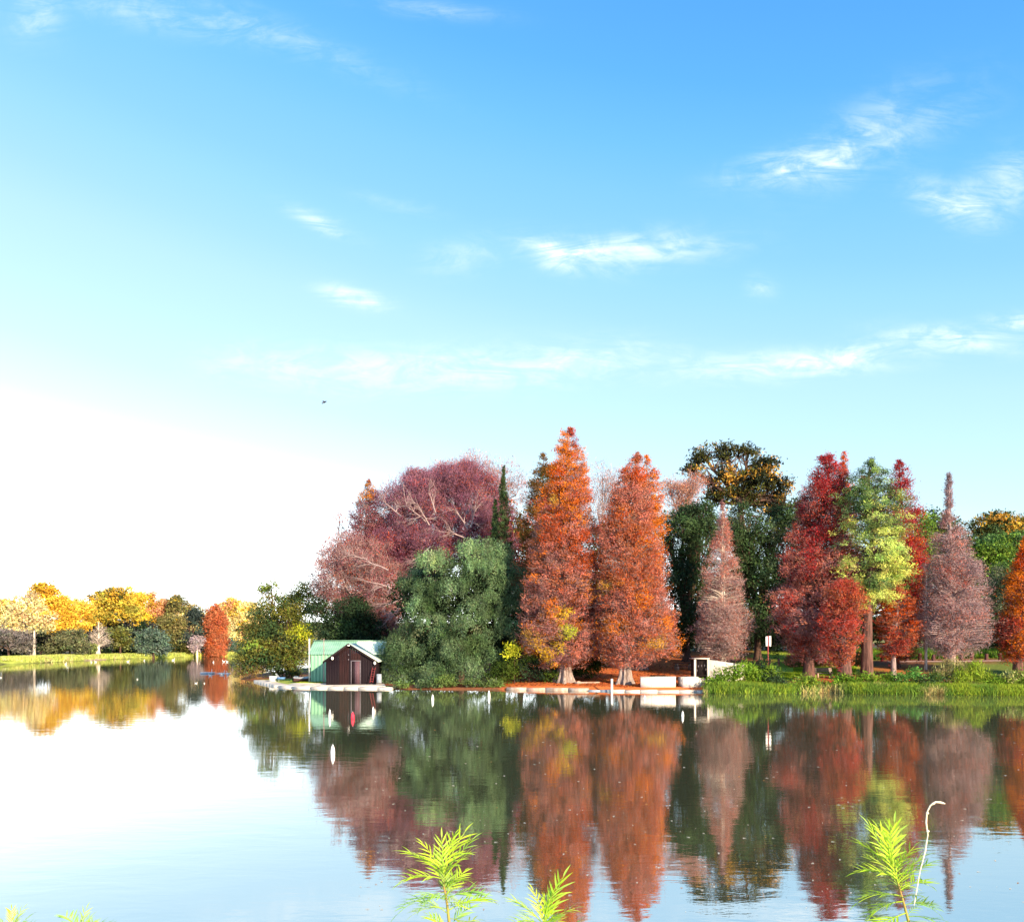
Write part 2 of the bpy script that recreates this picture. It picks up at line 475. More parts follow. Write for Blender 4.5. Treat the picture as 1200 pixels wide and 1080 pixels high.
def terrain(X, Y):
    X = np.asarray(X, float); Y = np.asarray(Y, float)
    pts = np.stack([X.ravel(), Y.ravel(), np.zeros(X.size)], 1)
    w = (vnoise(pts, .16, 3).reshape(X.shape) - .5)
    sn = poly_sd(NEAR, X, Y); sf = poly_sd(FAR, X, Y) ; sc = poly_sd(CAMB, X, Y)
    left = sstep(-6, 6, X)
    ramp_n = np.where(sn > 0, .22 * np.minimum(sn / 6, 1) * (1 - left) + np.minimum(sn * .078, 3.0) * left + np.clip(sn - 12, 0, 90) * .06 * (1 - left), 0)
    hn = np.where(sn < 0, np.maximum(sn * .8, -2.0), (.12 + .16 * left) * sstep(0, .6, sn) + ramp_n)
    hf = bank(sf, .7, .022, 60) + np.where(sf > 30, np.clip(sf - 30, 0, 500) * .02, 0)
    hf = np.where(sf < 0, np.maximum(sf * .8, -2.0), hf)
    hc = np.where(sc < 0, np.maximum(sc * .5, -2.0), np.minimum(sc * .5, 2.9) + np.clip(sc - 8, 0, 200) * .02)
    h = np.maximum(np.maximum(hn, hf), hc)
    return np.where(h > .3, h + w * .14, h), sn, sf, sc
def ground(x, y):
    return float(terrain(np.array([x]), np.array([y]))[0][0])

def build_terrain():
    xs = np.concatenate([[-5000, -2500, -1200, -700], np.arange(-450, -112, 9), np.arange(-112, -36, 1.6), np.arange(-36, 62, .75), np.arange(62, 130, 4), np.arange(130, 451, 12), [700, 1200, 2500, 5000]])
    ys = np.concatenate([[-3000, -1200, -400], np.arange(-60, 14, 1.5), np.arange(14, 66, 6), np.arange(66, 90, .42), np.arange(90, 112, 1.0), np.arange(112, 160, 3), np.arange(160, 300, 2.0), np.arange(300, 660, 9), [900, 1500, 2600, 5000]])
    X, Y = np.meshgrid(xs, ys)
    H, sn, sf, sc = terrain(X, Y)
    PX = 600 + F * X / np.maximum(Y, 1)
    c = np.zeros(X.shape + (3,)); c[:] = (.10, .09, .04)
    def paint(mask, colr):
        m = mask[..., None]
        c[:] = c * (1 - m) + np.array(colr) * m
    n = vnoise(np.stack([X.ravel(), Y.ravel(), 0 * X.ravel()], 1), .23, 8).reshape(X.shape)
    jx = (n - .5) * 46; jy = (n - .5) * 7
    near = (sn > -3)
    paint(near * 1.0, (.20, .075, .035))
    band = lambda a, b, soft, v: sstep(a - soft, a + soft, v) * (1 - sstep(b - soft, b + soft, v))
    paint(near * band(590, 835, 8, PX + jx * .3), (.54, .140, .040))                       # red needle litter
    paint(near * band(300, 372, 6, PX) * band(84.5, 97, 1, Y), (.30, .36, .06))            # grass by the boathouse
    lawn = near * sstep(880, 905, PX + jx) * sstep(80, 83, Y + jy)
    paint(lawn * (1 - sstep(1005, 1035, PX + jx)), (.26, .36, .030))
    paint(near * band(945, 1010, 14, PX + jx) * (1 - sstep(83.0, 85.5, Y + jy * .6)), (.40, .085, .034))
    paint(near * band(1005, 1090, 16, PX + jx) * band(75, 92, 2, Y + jy), (.36, .13, .035))
    paint(near * sstep(1080, 1120, PX + jx) * band(77, 96, 2, Y + jy), (.13, .17, .025))
    paint(near * sstep(1010, 1040, PX) * sstep(98, 101, Y), (.17, .26, .03))
    paint(near * sstep(105, 120, Y), (.07, .06, .03))
    paint(near * sstep(840, 870, PX) * (1 - sstep(1.0, 3.0, sn)), (.13, .11, .04))
    fg = (sf > -3) * 1.0
    paint(fg, (.34, .40, .07))
    paint(fg * sstep(9, 14, sf + jy), (.18, .12, .06))
    paint(fg * band(96, 119, 4, PX) * (1 - sstep(8, 11, sf)), (.52, .38, .30))
    paint(fg * sstep(30, 50, sf), (.22, .20, .06))
    paint((sc > -4) * 1.0, (.12, .16, .04))
    paint((H < -.05) * 1.0, (.05, .045, .03))
    idx = np.arange(X.size).reshape(X.shape)
    Fc = np.stack([idx[:-1, :-1], idx[:-1, 1:], idx[1:, 1:], idx[1:, :-1]], -1).reshape(-1, 4)
    a = Acc(); a.add(np.stack([X, Y, H], -1).reshape(-1, 3), Fc, c.reshape(-1, 3))
    o = a.obj('ground', M['terrain'], attr='cover', smooth=True)
    tag(o, kind='structure')
build_terrain()
wa = Acc()
wx = [-4800, -300, -100, 0, 100, 300, 4800]; wy = [-2500, -50, 0, 20, 60, 120, 300, 4500]
gx, gy = np.meshgrid(wx, wy); ii = np.arange(gx.size).reshape(gx.shape)
wa.add(np.stack([gx, gy, 0 * gx], -1).reshape(-1, 3), np.stack([ii[:-1, :-1], ii[:-1, 1:], ii[1:, 1:], ii[1:, :-1]], -1).reshape(-1, 4))
tag(wa.obj('lake', M['water']), kind='structure')

# ------------------------------------------------------------------ trees
def pick_color(rng, pal, pos, t=None, pal_top=None, jitter=.22, seed=0, patches=None, D=1.0):
    """Leaf colours: palette entries in drifting clumps, jittered leaf by leaf."""
    n = len(pos)
    u = np.clip((vnoise(pos, .5, seed) - .5) * 1.6 + .5, 0, 1) * .74 + rng.random(n) * .26
    u = np.clip(u, 0, .999)
    def from_pal(p):
        c = np.array([q[0] for q in p]); w = np.array([q[1] for q in p], float); cum = np.cumsum(w / w.sum())
        return c[np.minimum(np.searchsorted(cum, u), len(c) - 1)]
    c = from_pal(pal)
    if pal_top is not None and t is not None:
        ct = from_pal(pal_top)  # upper palette; on the orange cypresses it paints low warm sunlight
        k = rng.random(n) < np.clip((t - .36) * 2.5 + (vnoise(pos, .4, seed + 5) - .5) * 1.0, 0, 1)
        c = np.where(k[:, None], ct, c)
    if patches:
        sx = 600 + F * pos[:, 0] / pos[:, 1]; sy = HORIZON - F * (pos[:, 2] - CAM_Z) / pos[:, 1]
        for (qx, qy, r, colr) in patches:
            k = ((sx - qx) ** 2 + (sy - qy) ** 2 < (r * (.6 + .8 * rng.random(n))) ** 2) & (pos[:, 1] < D)
            c = np.where(k[:, None], np.array(colr), c)
    c = c * (1 + jitter * rng.standard_normal((n, 1))) * (1 + .07 * rng.standard_normal((n, 3)))
    return np.clip(c, .004, .9)

def trunk_path(base, tip, n, rng, wob):
    t = np.linspace(0, 1, n)[:, None]
    p = base + (tip - base) * t
    p[1:-1, :2] += rng.normal(0, wob, (n - 2, 2)).cumsum(0) * .35
    return p

def conifer(name, label, D, trunk_px, rows, pal, pal_top=None, seed=1, nb=420, per=11, leaf=(.34, .11), rise=.35, droop=.25,
            trunk_r=.35, flare=2.0, bark='bark_grey', base_py=None, twig=.25, twig_col=(.20, .13, .12), patches=None, gap=.25, cluster=.30,
            stems=None, group=None, cat='tree', flute=.0, limb=.5, hang=.0, rough=.35, flat=1.2):
    """A tree whose branches leave a central trunk; rows = (py, xl, xr) give the width of the crown at each height."""
    rng = np.random.default_rng(seed)
    bx = px_x(trunk_px, D); bz = ground(bx, D) - .15
    root = empty(name, (bx, D, bz), label, cat, group)
    off = np.array([bx, D, bz])
    rows = sorted(rows, key=lambda r: -r[0])
    rz = np.array([px_z(r[0], D) for r in rows]); rc = np.array([px_x((r[1] + r[2]) / 2, D) for r in rows]); rr = np.array([(r[2] - r[1]) / 2 * D / F for r in rows])
    z0, z1 = rz[0], rz[-1]; tipx = rc[-1]
    # trunk
    n = 14
    hz = np.concatenate([[0, .035, .08, .16], np.linspace(.25, 1, n - 4)])
    zz = bz + hz * (z1 - bz) * .985
    cx = np.interp(zz, np.concatenate([[bz], rz]), np.concatenate([[bx], rc])) ; cx[:4] = bx
    cx = bx + (cx - bx) * np.clip((zz - bz) / (z1 - bz), 0, 1)
    path = np.stack([cx, np.full(n, D), zz], 1)
    rad_ = trunk_r * (1 - hz) ** .85 + .025
    fl = np.exp(-(zz - bz) / .9)
    rad_ = rad_ * (1 + (flare - 1) * fl)
    a = Acc()
    for (sx, sy, sr) in (stems or [(0, 0, 1.0)]):
        a.lathe(path - off + np.array([sx, sy, 0]) * (1 - hz[:, None] * .7), rad_ * sr, 28 if flute else 9, flute, 7, seed)
    a.obj('trunk', M[bark], root, smooth=True)
    # branches
    zt = z0 + (z1 - z0) * rng.random(nb * 3)
    nb = int(nb * 1.25); per = int(per * 2.5); leaf = (leaf[0] * .66, leaf[1] * .64)
    zt = z0 + (z1 - z0) * rng.random(nb * 3)
    keep = rng.random(nb * 3) < (np.interp(zt, rz, rr) + .4 * rr.max()) / (1.4 * rr.max())
    zt = zt[keep][:nb]; m = len(zt)
    R = np.interp(zt, rz, rr); C = np.interp(zt, rz, rc)
    az = rng.random(m) * 2 * math.pi
    lump = vnoise(np.stack([np.cos(az) * 1.7 + 9, np.sin(az) * 1.7 + 3, zt * .5], 1), 1.0, seed)
    L = R * (1 - rough * .5 + rough * (lump - .5) * 1.6 + rough * .5 * (rng.random(m) - .35))
    L = np.maximum(L, .12)
    tip = np.stack([C + np.cos(az) * L, D + np.sin(az) * L * .9, zt], 1)
    tx = np.interp(zt, zz, cx)
    t = (zt - z0) / (z1 - z0)
    root_z = np.maximum(zt - L * (rise * (.4 + .8 * t)), bz + .4 + .5 * (z0 - bz))
    rootp = np.stack([tx, np.full(m, D), np.minimum(root_z, z1 - .1)], 1)
    mid = (rootp + tip) / 2 + np.stack([0 * L, 0 * L, droop * L * .5], 1)
    def bez(s, i):
        s = s[:, None]
        return rootp[i] * (1 - s) ** 2 + mid[i] * 2 * s * (1 - s) + tip[i] * s ** 2
    b = Acc()
    ss = np.linspace(0, 1, 5)
    r_b = np.clip(.022 * L + .008, .012, .13) * limb * 2
    for k in range(4):
        i = np.arange(m)
        p0 = bez(np.full(m, ss[k]), i); p1 = bez(np.full(m, ss[k + 1]), i)
        b.tubes(p0 - off, p1 - off, r_b * (1 - ss[k] * .85), r_b * (1 - ss[k + 1] * .85), 4)
    b.obj('branches', M[bark], root)['kind'] = 'stuff'
    # leaf clusters along branches
    nc = np.maximum(2, (L * 2.1).astype(int) + 1)
    bi = np.repeat(np.arange(m), nc); n_c = len(bi)
    sv = .22 + .80 * rng.random(n_c) ** .65
    cp = bez(sv, bi)
    side = np.stack([-np.sin(az[bi]), np.cos(az[bi]), 0 * bi], 1)
    cp = cp + side * (rng.normal(0, .16, n_c) * L[bi] * (.4 + sv))[:, None]
    cp[:, 2] += rng.normal(0, .22, n_c) * (.5 + L[bi] * .3) - hang * .3
    g = vnoise(cp, .9, seed + 2)
    ok = g > gap * (.6 + .6 * rng.random(n_c))
    cp = cp[ok]; bi = bi[ok]; sv = sv[ok]; n_c = len(cp)
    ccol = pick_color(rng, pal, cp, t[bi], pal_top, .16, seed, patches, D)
    li = np.repeat(np.arange(n_c), per); nl = len(li)
    pos = cp[li] + rng.normal(0, 1, (nl, 3)) * np.array([cluster, cluster, cluster * flat * .6]) * (.6 + .5 * rng.random((nl, 1))) * (.35 + .65 * np.minimum(1, L[bi[li]] / 1.3))[:, None]
    out = np.stack([np.cos(az[bi[li]]), np.sin(az[bi[li]]), np.full(nl, .15)], 1)
    dirv = out * .8 + rng.normal(0, .75, (nl, 3)); dirv[:, 2] -= hang * 1.4 - .3 * (hang == 0)
    pos[:, 2] -= hang * rng.random(nl) * .9
    col = np.clip(ccol[li] * (1 + .11 * rng.standard_normal((nl, 1))), .004, .9)
    tw = rng.random(nl) < twig * (1.1 - .85 * t[bi[li]])
    col[tw] = np.array(twig_col) * (1 + .2 * rng.standard_normal((tw.sum(), 1)))
    Ls = leaf[0] * (.65 + .7 * rng.random(nl)); Ws = leaf[1] * (.65 + .7 * rng.random(nl))
    Ls[tw] *= 1.7; Ws[tw] = .035 * D / 80
    lf = Acc(); lf.leaves(pos - off, dirv, out * .9 + rng.normal(0, .5, (nl, 3)) + np.array([0, 0, .75]), Ls, Ws, np.clip(col, .004, .9))
    o = lf.obj('crown', M['leaf'], root, attr='leaf_color')
    o['kind'] = 'stuff'
    return root

def broadleaf(name, label, D, trunk_px, blobs, pal, seed=1, dens=1.0, per=20, leaf=(.30, .20), bark='bark_brown', trunk_r=.35, twig=.0,
              twig_col=(.2, .14, .14), hang=.0, gap=.30, cluster=.42, group=None, patches=None, cat='tree', limbs=True, up=.25, pal_top=None, base=None, show_trunk=True, wild=0.0, limb_mat=None, sub=8, bs=1.13, gf=.62):
    """A spreading tree or shrub: leaf clusters spread through the shells of several uneven masses; blobs = (px, py, rx, ry, depth offset m)."""
    rng = np.random.default_rng(seed)
    bx = px_x(trunk_px, D); bz = (ground(bx, D) if base is None else base) - .12
    root = empty(name, (bx, D, bz), label, cat, group)
    off = np.array([bx, D, bz])
    CP = []; OUT = []; CEN = []; LOBE = []; lobes = []
    for (qx, qy, rx, ry, dd) in blobs:
        d = D + dd
        rx, ry = (rx * bs, ry * bs)
        c = np.array([px_x(qx, d), d, px_z(qy, d)]); r = np.array([rx * d / F, min(rx, ry * 1.3) * d / F * .95, ry * d / F])
        CEN.append((c, r))
        if sub:
            for _ in range(sub):
                u1 = norm(rng.standard_normal(3)); u1[1] = -abs(u1[1]) if rng.random() < .7 else u1[1]
                k1 = (.34 + .22 * rng.random())
                lobes.append((c + u1 * r * (1.02 - k1) , np.array([1, 1, .82]) * (k1 * (r[0] * r[1] * r[2]) ** (1 / 3)) * np.array([r[0], r[1], r[2]]) ** .35 / ((r[0] * r[1] * r[2]) ** (.35 / 3))))
            lobes.append((c, r * .62))
        else:
            lobes.append((c, r))
    for (c, r) in lobes:
        area = 4 * math.pi * ((r[0] * r[1]) ** 1.6 / 3 + (r[0] * r[2]) ** 1.6 / 3 + (r[1] * r[2]) ** 1.6 / 3) ** (1 / 1.6)
        n = int(max(4, area * 1.5 * dens / (cluster / .42) ** 2))
        u = norm(rng.standard_normal((n, 3)))
        back = (u[:, 1] > .35) & (rng.random(n) < .6)
        low = (u[:, 2] < -.45) & (rng.random(n) < .6)
        u = u[~(back | low)]
        lump = vnoise(u * 1.6 + c * .37, 1.1, seed)
        rr = (.66 + .34 * rng.random(len(u)) ** .5) * (.80 + .38 * lump) * (1 + wild * (rng.random(len(u)) - .4))
        CP.append(c + u * r * rr[:, None]); OUT.append(norm(u / r)); LOBE.append(np.full(len(u), .74 + .52 * rng.random()))
    cp = np.concatenate(CP); out = np.concatenate(OUT)
    gl = ground(bx, D)
    g = vnoise(cp, gf * (.42 / cluster) ** .5, seed + 2)
    ok = (g > gap * (.7 + .5 * rng.random(len(cp)))) & (cp[:, 2] > gl + .1)
    cp = cp[ok]; out = out[ok]; n = len(cp); lobe_tone = np.concatenate(LOBE)[ok]
    zt = (cp[:, 2] - cp[:, 2].min()) / max(.1, np.ptp(cp[:, 2]))
    ccol = pick_color(rng, pal, cp, zt, pal_top, .14, seed, patches, D + 2) * lobe_tone[:, None]
    li = np.repeat(np.arange(n), per); nl = len(li)
    cl = cluster * (.7 + .6 * rng.random(n))
    spread = rng.normal(0, 1, (nl, 3)) * cl[li][:, None] * np.array([1, 1, .62])
    pos = cp[li] + spread
    if hang:
        q = rng.random(nl)
        pos[:, 2] -= hang * q ** 1.2 * (.5 + .9 * rng.random(n))[li]
        pos[:, :2] = cp[li][:, :2] + spread[:, :2] * (1 - .55 * q)[:, None] + out[li][:, :2] * q[:, None] * .25
    dirv = out[li] * .55 + rng.normal(0, .8, (nl, 3)); dirv[:, 2] += up - hang * .9
    nv = out[li] * .7 + rng.normal(0, .5, (nl, 3)) + np.array([0, 0, .85])
    col = ccol[li] * (1 + .15 * rng.standard_normal((nl, 1)))
    Ls = leaf[0] * (.6 + .8 * rng.random(nl)); Ws = leaf[1] * (.6 + .8 * rng.random(nl))
    tw = rng.random(nl) < twig
    col[tw] = np.array(twig_col) * (1 + .2 * rng.standard_normal((tw.sum(), 1)))
    Ls[tw] = .62 * (.6 + .8 * rng.random(tw.sum())); Ws[tw] = .035 * D / 80
    dirv[tw] = out[li][tw] * .9 + rng.normal(0, .45, (tw.sum(), 3)) + np.array([0, 0, .35])
    okz = pos[:, 2] > gl - .1
    lf = Acc(); lf.leaves(pos[okz] - off, dirv[okz], nv[okz], Ls[okz], Ws[okz], np.clip(col[okz], .004, .9))
    o = lf.obj('crown' if cat == 'tree' else 'foliage', M['leaf'], root, attr='leaf_color'); o['kind'] = 'stuff'
    # trunk and limbs
    b = Acc()
    fork = np.array([bx, D, bz + max(.5, (cp[:, 2].min() - bz) * .9 + .12 * (cp[:, 2].max() - bz))])
    tr = Acc()
    tp = np.stack([np.linspace(off, fork, 6)[:, i] for i in range(3)], 1)
    tr.lathe(tp - off, trunk_r * np.array([1.6, 1.15, 1.0, .95, .9, .85]), 9, .08, 5, seed)
    tr.obj('trunk' if cat == 'tree' else 'stem', M[bark], root, smooth=True)
    if limbs:
        for (c, r) in CEN:
            p = np.linspace(0, 1, 5)[:, None]
            mid = (fork + c) / 2 + rng.normal(0, .3, 3) + np.array([0, 0, -.1])
            path = fork * (1 - p) ** 2 + mid * 2 * p * (1 - p) + c * p ** 2
            b.pipe(path - off, trunk_r * np.linspace(.7, .28, 5), 6)
            sel = np.where(np.linalg.norm((cp - c) / r, axis=1) < 1.3)[0]
            if len(sel) > 30: sel = rng.choice(sel, 30, replace=False)
            q0 = path[rng.integers(2, 5, len(sel))]
            qm = (q0 + cp[sel]) / 2 + rng.normal(0, .25, (len(sel), 3))
            b.tubes(q0 - off, qm - off, trunk_r * .2, trunk_r * .13, 4); b.tubes(qm - off, cp[sel] - off, trunk_r * .13, .012, 4)
        b.obj('limbs', M[limb_mat or bark], root)['kind'] = 'stuff'
    return root

def bare_spray(acc, base, direction, length, rng, levels=4, r=.05, spread=.5, bend=.12):
    """Recursive bare boughs fanning out from a base point."""
    d = np.array(direction, float); d /= np.linalg.norm(d)
    front = [(np.array(base, float), d, length, r)]
    for lv in range(levels):
        nxt = []; p0 = []; p1 = []; r0 = []; r1 = []
        for (p, dd, ln, rr) in front:
            q = p
            for sgm in range(3):
                dd = dd + rng.normal(0, bend, 3); dd /= np.linalg.norm(dd)
                e = q + dd * ln / 3
                p0.append(q); p1.append(e); r0.append(rr * (1 - sgm * .2)); r1.append(rr * (1 - (sgm + 1) * .2))
                q = e
                if lv < levels - 1:
                    for _ in range(1 + (rng.random() < .6)):
                        k = dd + rng.normal(0, spread, 3); k /= np.linalg.norm(k)
                        nxt.append((q, k, ln * (.5 + .2 * rng.random()), rr * (1 - (sgm + 1) * .2) * .68))
        acc.tubes(p0, p1, r0, r1, 4)
        if len(nxt) > 420: nxt = [nxt[i] for i in rng.choice(len(nxt), 420, replace=False)]
        front = nxt
    return acc

# leaf colours (albedo); DEEP and ORANGE also paint warm sunlight on the treetops
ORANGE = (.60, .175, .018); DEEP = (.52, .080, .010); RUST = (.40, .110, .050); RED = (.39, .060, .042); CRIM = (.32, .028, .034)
YEL = (.62, .40, .030); LIME = (.46, .50, .04); MAUVE = (.30, .145, .140); PINK = (.48, .165, .125); WINE = (.16, .045, .055); GOLD = (.48, .27, .05)
DKG = (.030, .055, .030); MDG = (.060, .105, .045); GREY_G = (.105, .150, .085); OLIVE = (.14, .145, .035); OLV_D = (.07, .072, .022); BRT = (.16, .27, .045); PALE_G = (.27, .36, .13)
TWIG = (.27, .19, .19)

# --- bald cypresses and other near trees, left to right
broadleaf('round_tree', 'round olive green tree at the waterside tip left of the boathouse', 101, 325, [(322, 722, 30, 38, 0), (308, 752, 26, 38, -1), (345, 742, 24, 40, 0), (292, 775, 14, 18, -1), (335, 775, 30, 22, 0), (318, 690, 14, 14, 2)],
          [(OLV_D, 2), (MDG, 3), (OLIVE, 3), (BRT, .8)], 11, 1.3, 24, (.26, .17), trunk_r=.22, cluster=.45, patches=[(352, 741, 10, LIME), (338, 735, 9, (.3, .33, .04)), (362, 744, 7, LIME)])
broadleaf('yellow_green_tree', 'airy yellow green tree rising behind the round olive tree', 112, 345, [(345, 692, 22, 20, 0), (362, 704, 20, 22, 1), (330, 700, 16, 18, 0), (350, 725, 26, 22, 0)],
          [(OLIVE, 2), ((.26, .27, .04), 3), (GOLD, 1)], 12, .85, 16, (.26, .17), trunk_r=.2, gap=.42, twig=.1)
broadleaf('waterside_bush', 'brownish bush with drooping twigs overhanging the water at the far left tip', 99.5, 288, [(286, 782, 11, 14, 0), (280, 788, 7, 9, -.5), (296, 786, 10, 12, 0)], [(OLIVE, 2), ((.18, .12, .05), 3), (OLV_D, 1)], 13, 1.3, 18, (.22, .12), cat='bush', trunk_r=.06, twig=.25, limbs=False)
broadleaf('dark_evergreen', 'dark evergreen tree behind the green shed roof', 100, 410, [(405, 718, 26, 28, 0), (430, 740, 26, 24, 1), (385, 738, 24, 26, 1), (412, 752, 34, 18, 0), (372, 715, 14, 22, 3)],
          [(DKG, 4), (MDG, 2), (GREY_G, .6)], 14, 1.3, 22, (.24, .16), trunk_r=.25)
conifer('bald_cypress', 'purplish bald cypress with a bright orange tip, leftmost of the tall trees', 106, 428, [(760, 392, 470), (720, 388, 468), (690, 392, 462), (650, 400, 458), (620, 405, 452), (595, 412, 447), (575, 420, 442), (563, 430, 434)],
        [((.19, .055, .085), 3), ((.26, .10, .12), 2)], [((.19, .055, .085), 3), ((.26, .10, .12), 2), (RED, .6)], 15, 420, 12, (.32, .12), twig=.35, gap=.2, trunk_r=.28, bark='bark_mauve', patches=[(431, 576, 13, (.56, .21, .02))])
broadleaf('red_twiggy_tree', 'pinkish red half bare tree leaning out above the green shed', 104, 440, [(420, 655, 44, 30, 0), (395, 672, 28, 26, -1), (452, 690, 38, 40, 0), (430, 715, 30, 30, 0), (395, 708, 18, 22, 0), (462, 730, 22, 22, -1), (440, 745, 14, 16, 0), (382, 690, 14, 20, 0)],
          [((.38, .125, .15), 3), (RUST, .6), (RED, .6), ((.26, .095, .135), 3)], 16, 1.4, 26, (.17, .08), trunk_r=.25, bark='bark_mauve', twig=.45, twig_col=(.36, .24, .24), gap=.28, wild=.25)
broadleaf('sparse_sapling', 'thin sapling with scattered red leaves against the white sky', 108, 395, [(372, 655, 14, 22, 0), (385, 630, 16, 28, 0), (398, 612, 12, 16, 0), (362, 675, 10, 12, 0), (405, 640, 14, 30, 0)],
          [(RED, 2), (WINE, 2), (RUST, 1)], 17, .55, 7, (.24, .16), trunk_r=.10, bark='bark_mauve', gap=.48, cluster=.5, wild=.4, twig=.3)
broadleaf('maple_tree', 'broad purple red tree with bare pale boughs above the weeping green tree', 108, 510, [(500, 590, 44, 34, 0), (540, 578, 42, 30, 0), (470, 600, 36, 34, 0), (455, 630, 34, 30, -1), (500, 640, 44, 36, -1), (545, 625, 44, 40, 0), (570, 600, 28, 30, 1), (520, 568, 30, 20, 0), (475, 665, 34, 30, 0), (575, 650, 30, 40, 2), (485, 562, 16, 14, 0), (548, 552, 18, 14, 0), (515, 556, 12, 12, 0), (572, 566, 14, 14, 0)],
          [((.17, .04, .075), 3), (RED, 1.1), (RUST, .7), ((.28, .12, .15), 3), ((.22, .075, .13), 3)], 18, 1.6, 26, (.18, .09), trunk_r=.42, bark='bark_mauve', twig=.45, twig_col=(.27, .13, .20), gap=.27, wild=.5, up=.7)
t_ = bpy.data.objects['maple_tree']
rng = np.random.default_rng(5)
def boughs(parent, starts, mat, seed, r=.06):
    rg = np.random.default_rng(seed)
    a = Acc(); off = np.array(parent.location)
    for (qx, qy, d, ex, ey, ln) in starts:
        p = np.array([px_x(qx, d), d, px_z(qy, d)]) - off
        dirv = np.array([(ex - qx), -5, -(ey - qy)], float)
        bare_spray(a, p, dirv, ln, rg, 4, r * 1.9, .5, .13)
    a.obj('bare_boughs', mat, parent)['kind'] = 'stuff'
boughs(t_, [(500, 612, 102.5, 462, 590, 3.2), (503, 615, 102.5, 480, 580, 2.8), (505, 640, 102, 485, 660, 2.6), (548, 620, 102.5, 530, 600, 2.8), (552, 618, 102.5, 562, 590, 2.6), (545, 630, 102.5, 525, 625, 2.6), (510, 600, 102, 500, 570, 2.4), (470, 605, 103, 450, 585, 2.4)], M['bark_mauve'], 3)
boughs(bpy.data.objects['red_twiggy_tree'], [(455, 668, 99.5, 415, 655, 3.0), (460, 690, 99.5, 430, 680, 2.8), (475, 700, 99.5, 440, 712, 2.8), (478, 712, 99.5, 450, 720, 2.6), (430, 655, 99.5, 395, 650, 2.4)], M['bark_mauve'], 4)
broadleaf('feathery_treetop', 'tall leafless tree whose fine twigs show above the purple tree', 122, 545, [(530, 555, 24, 20, 0), (555, 550, 26, 24, 0), (585, 565, 26, 30, 0), (605, 580, 20, 30, 0), (500, 565, 22, 18, 0), (570, 590, 30, 30, 0)],
          [(PINK, 3), (RUST, 2), ((.45, .22, .14), 1)], 19, .75, 11, (.22, .10), trunk_r=.22, bark='bark_mauve', twig=.72, twig_col=(.38, .26, .27), gap=.34, wild=.55, up=.9)
wl_ = [(549, 641), (568, 640), (588, 640), (518, 651), (505, 655), (533, 663), (555, 661), (575, 664), (581, 679), (601, 670), (481, 677), (501, 686), (512, 698), (492, 709), (505, 724), (551, 681), (530, 684), (555, 709), (544, 726), (570, 701), (594, 707), (606, 694), (600, 735), (570, 740), (555, 752), (536, 758), (520, 742), (481, 735), (484, 757), (473, 768),
        (455, 761), (451, 783), (464, 787), (496, 777), (514, 787), (525, 797), (547, 777), (568, 764), (486, 794), (582, 722), (608, 712), (585, 655), (467, 750), (584, 768), (505, 762), (560, 792)]
rng = np.random.default_rng(77)
wblobs = [(a_ + rng.normal(0, 2), b_ + rng.normal(0, 2), 12 + 5.5 * rng.random(), 9.5 + 4 * rng.random(), -2.4 * ((b_ - 640) / 150) + rng.normal(0, .7) + .0009 * (a_ - 535) ** 2 - 1.0) for a_, b_ in wl_]
broadleaf('weeping_evergreen', 'large weeping grey green evergreen hanging over the water beside the boathouse', 85.5, 540, wblobs,
          [(MDG, 2.4), ((.095, .155, .08), 3.2), ((.16, .26, .13), 3), ((.25, .35, .18), 1.5)], 20, 1.5, 32, (.20, .06), trunk_r=.35, hang=.85, gap=.26, gf=.8, cluster=.24, up=-.1, sub=0, bs=1.0, limbs=False)
broadleaf('backing_woodland_tree', 'dark tree added right behind the weeping evergreen as the shade between its lobes', 89.5, 535, [(500, 710, 44, 50, 0), (560, 700, 44, 54, 0), (530, 760, 60, 34, 0), (590, 750, 26, 40, 0), (475, 770, 24, 24, 1)], [(DKG, 4), (OLV_D, 1)], 57, 2.2, 14, (.4, .26), cluster=.55, sub=4, bs=1.04, trunk_r=.3, gap=.05)  # added dark mass, seen as deep shade between the hanging lobes
def cypress_column(name, label, D, px, top, bot, half, pal, seed):
    conifer(name, label, D, px, [(bot, px - half, px + half), (bot - (bot - top) * .5, px - half * 1.02, px + half * 1.02), (bot - (bot - top) * .8, px - half * .62, px + half * .62), (top, px - 1, px + 1)], pal, None, seed, 520, 7, (.30, .10), rise=2.4, droop=.1, twig=.0, trunk_r=.16, bark='bark_brown', gap=.1, cluster=.16, rough=.5)
cypress_column('italian_cypress', 'tall narrow dark green cypress column behind the weeping tree', 97, 590, 545, 720, 10.5, [(DKG, 3), (MDG, 2), ((.05, .085, .03), 2)], 21)
cypress_column('italian_cypress', 'shorter narrow cypress column touching the left of the tall one', 97.5, 580, 584, 720, 8.5, [(MDG, 3), ((.07, .12, .04), 2)], 22)
conifer('olive_conifer', 'dark olive brown conifer tucked behind the left of the tallest orange tree', 95, 634, [(765, 600, 680), (690, 602, 672), (650, 603, 670), (610, 606, 665), (575, 615, 658), (550, 625, 648), (533, 635, 640)],
        [(WINE, 2), (OLV_D, 2), (RUST, 2), ((.16, .09, .02), 2)], [((.17, .095, .03), 3), (OLV_D, 1.6), (RUST, .7)], 23, 420, 11, (.36, .14), twig=.1, trunk_r=.3, bark='bark_brown', droop=.1, gap=.34)
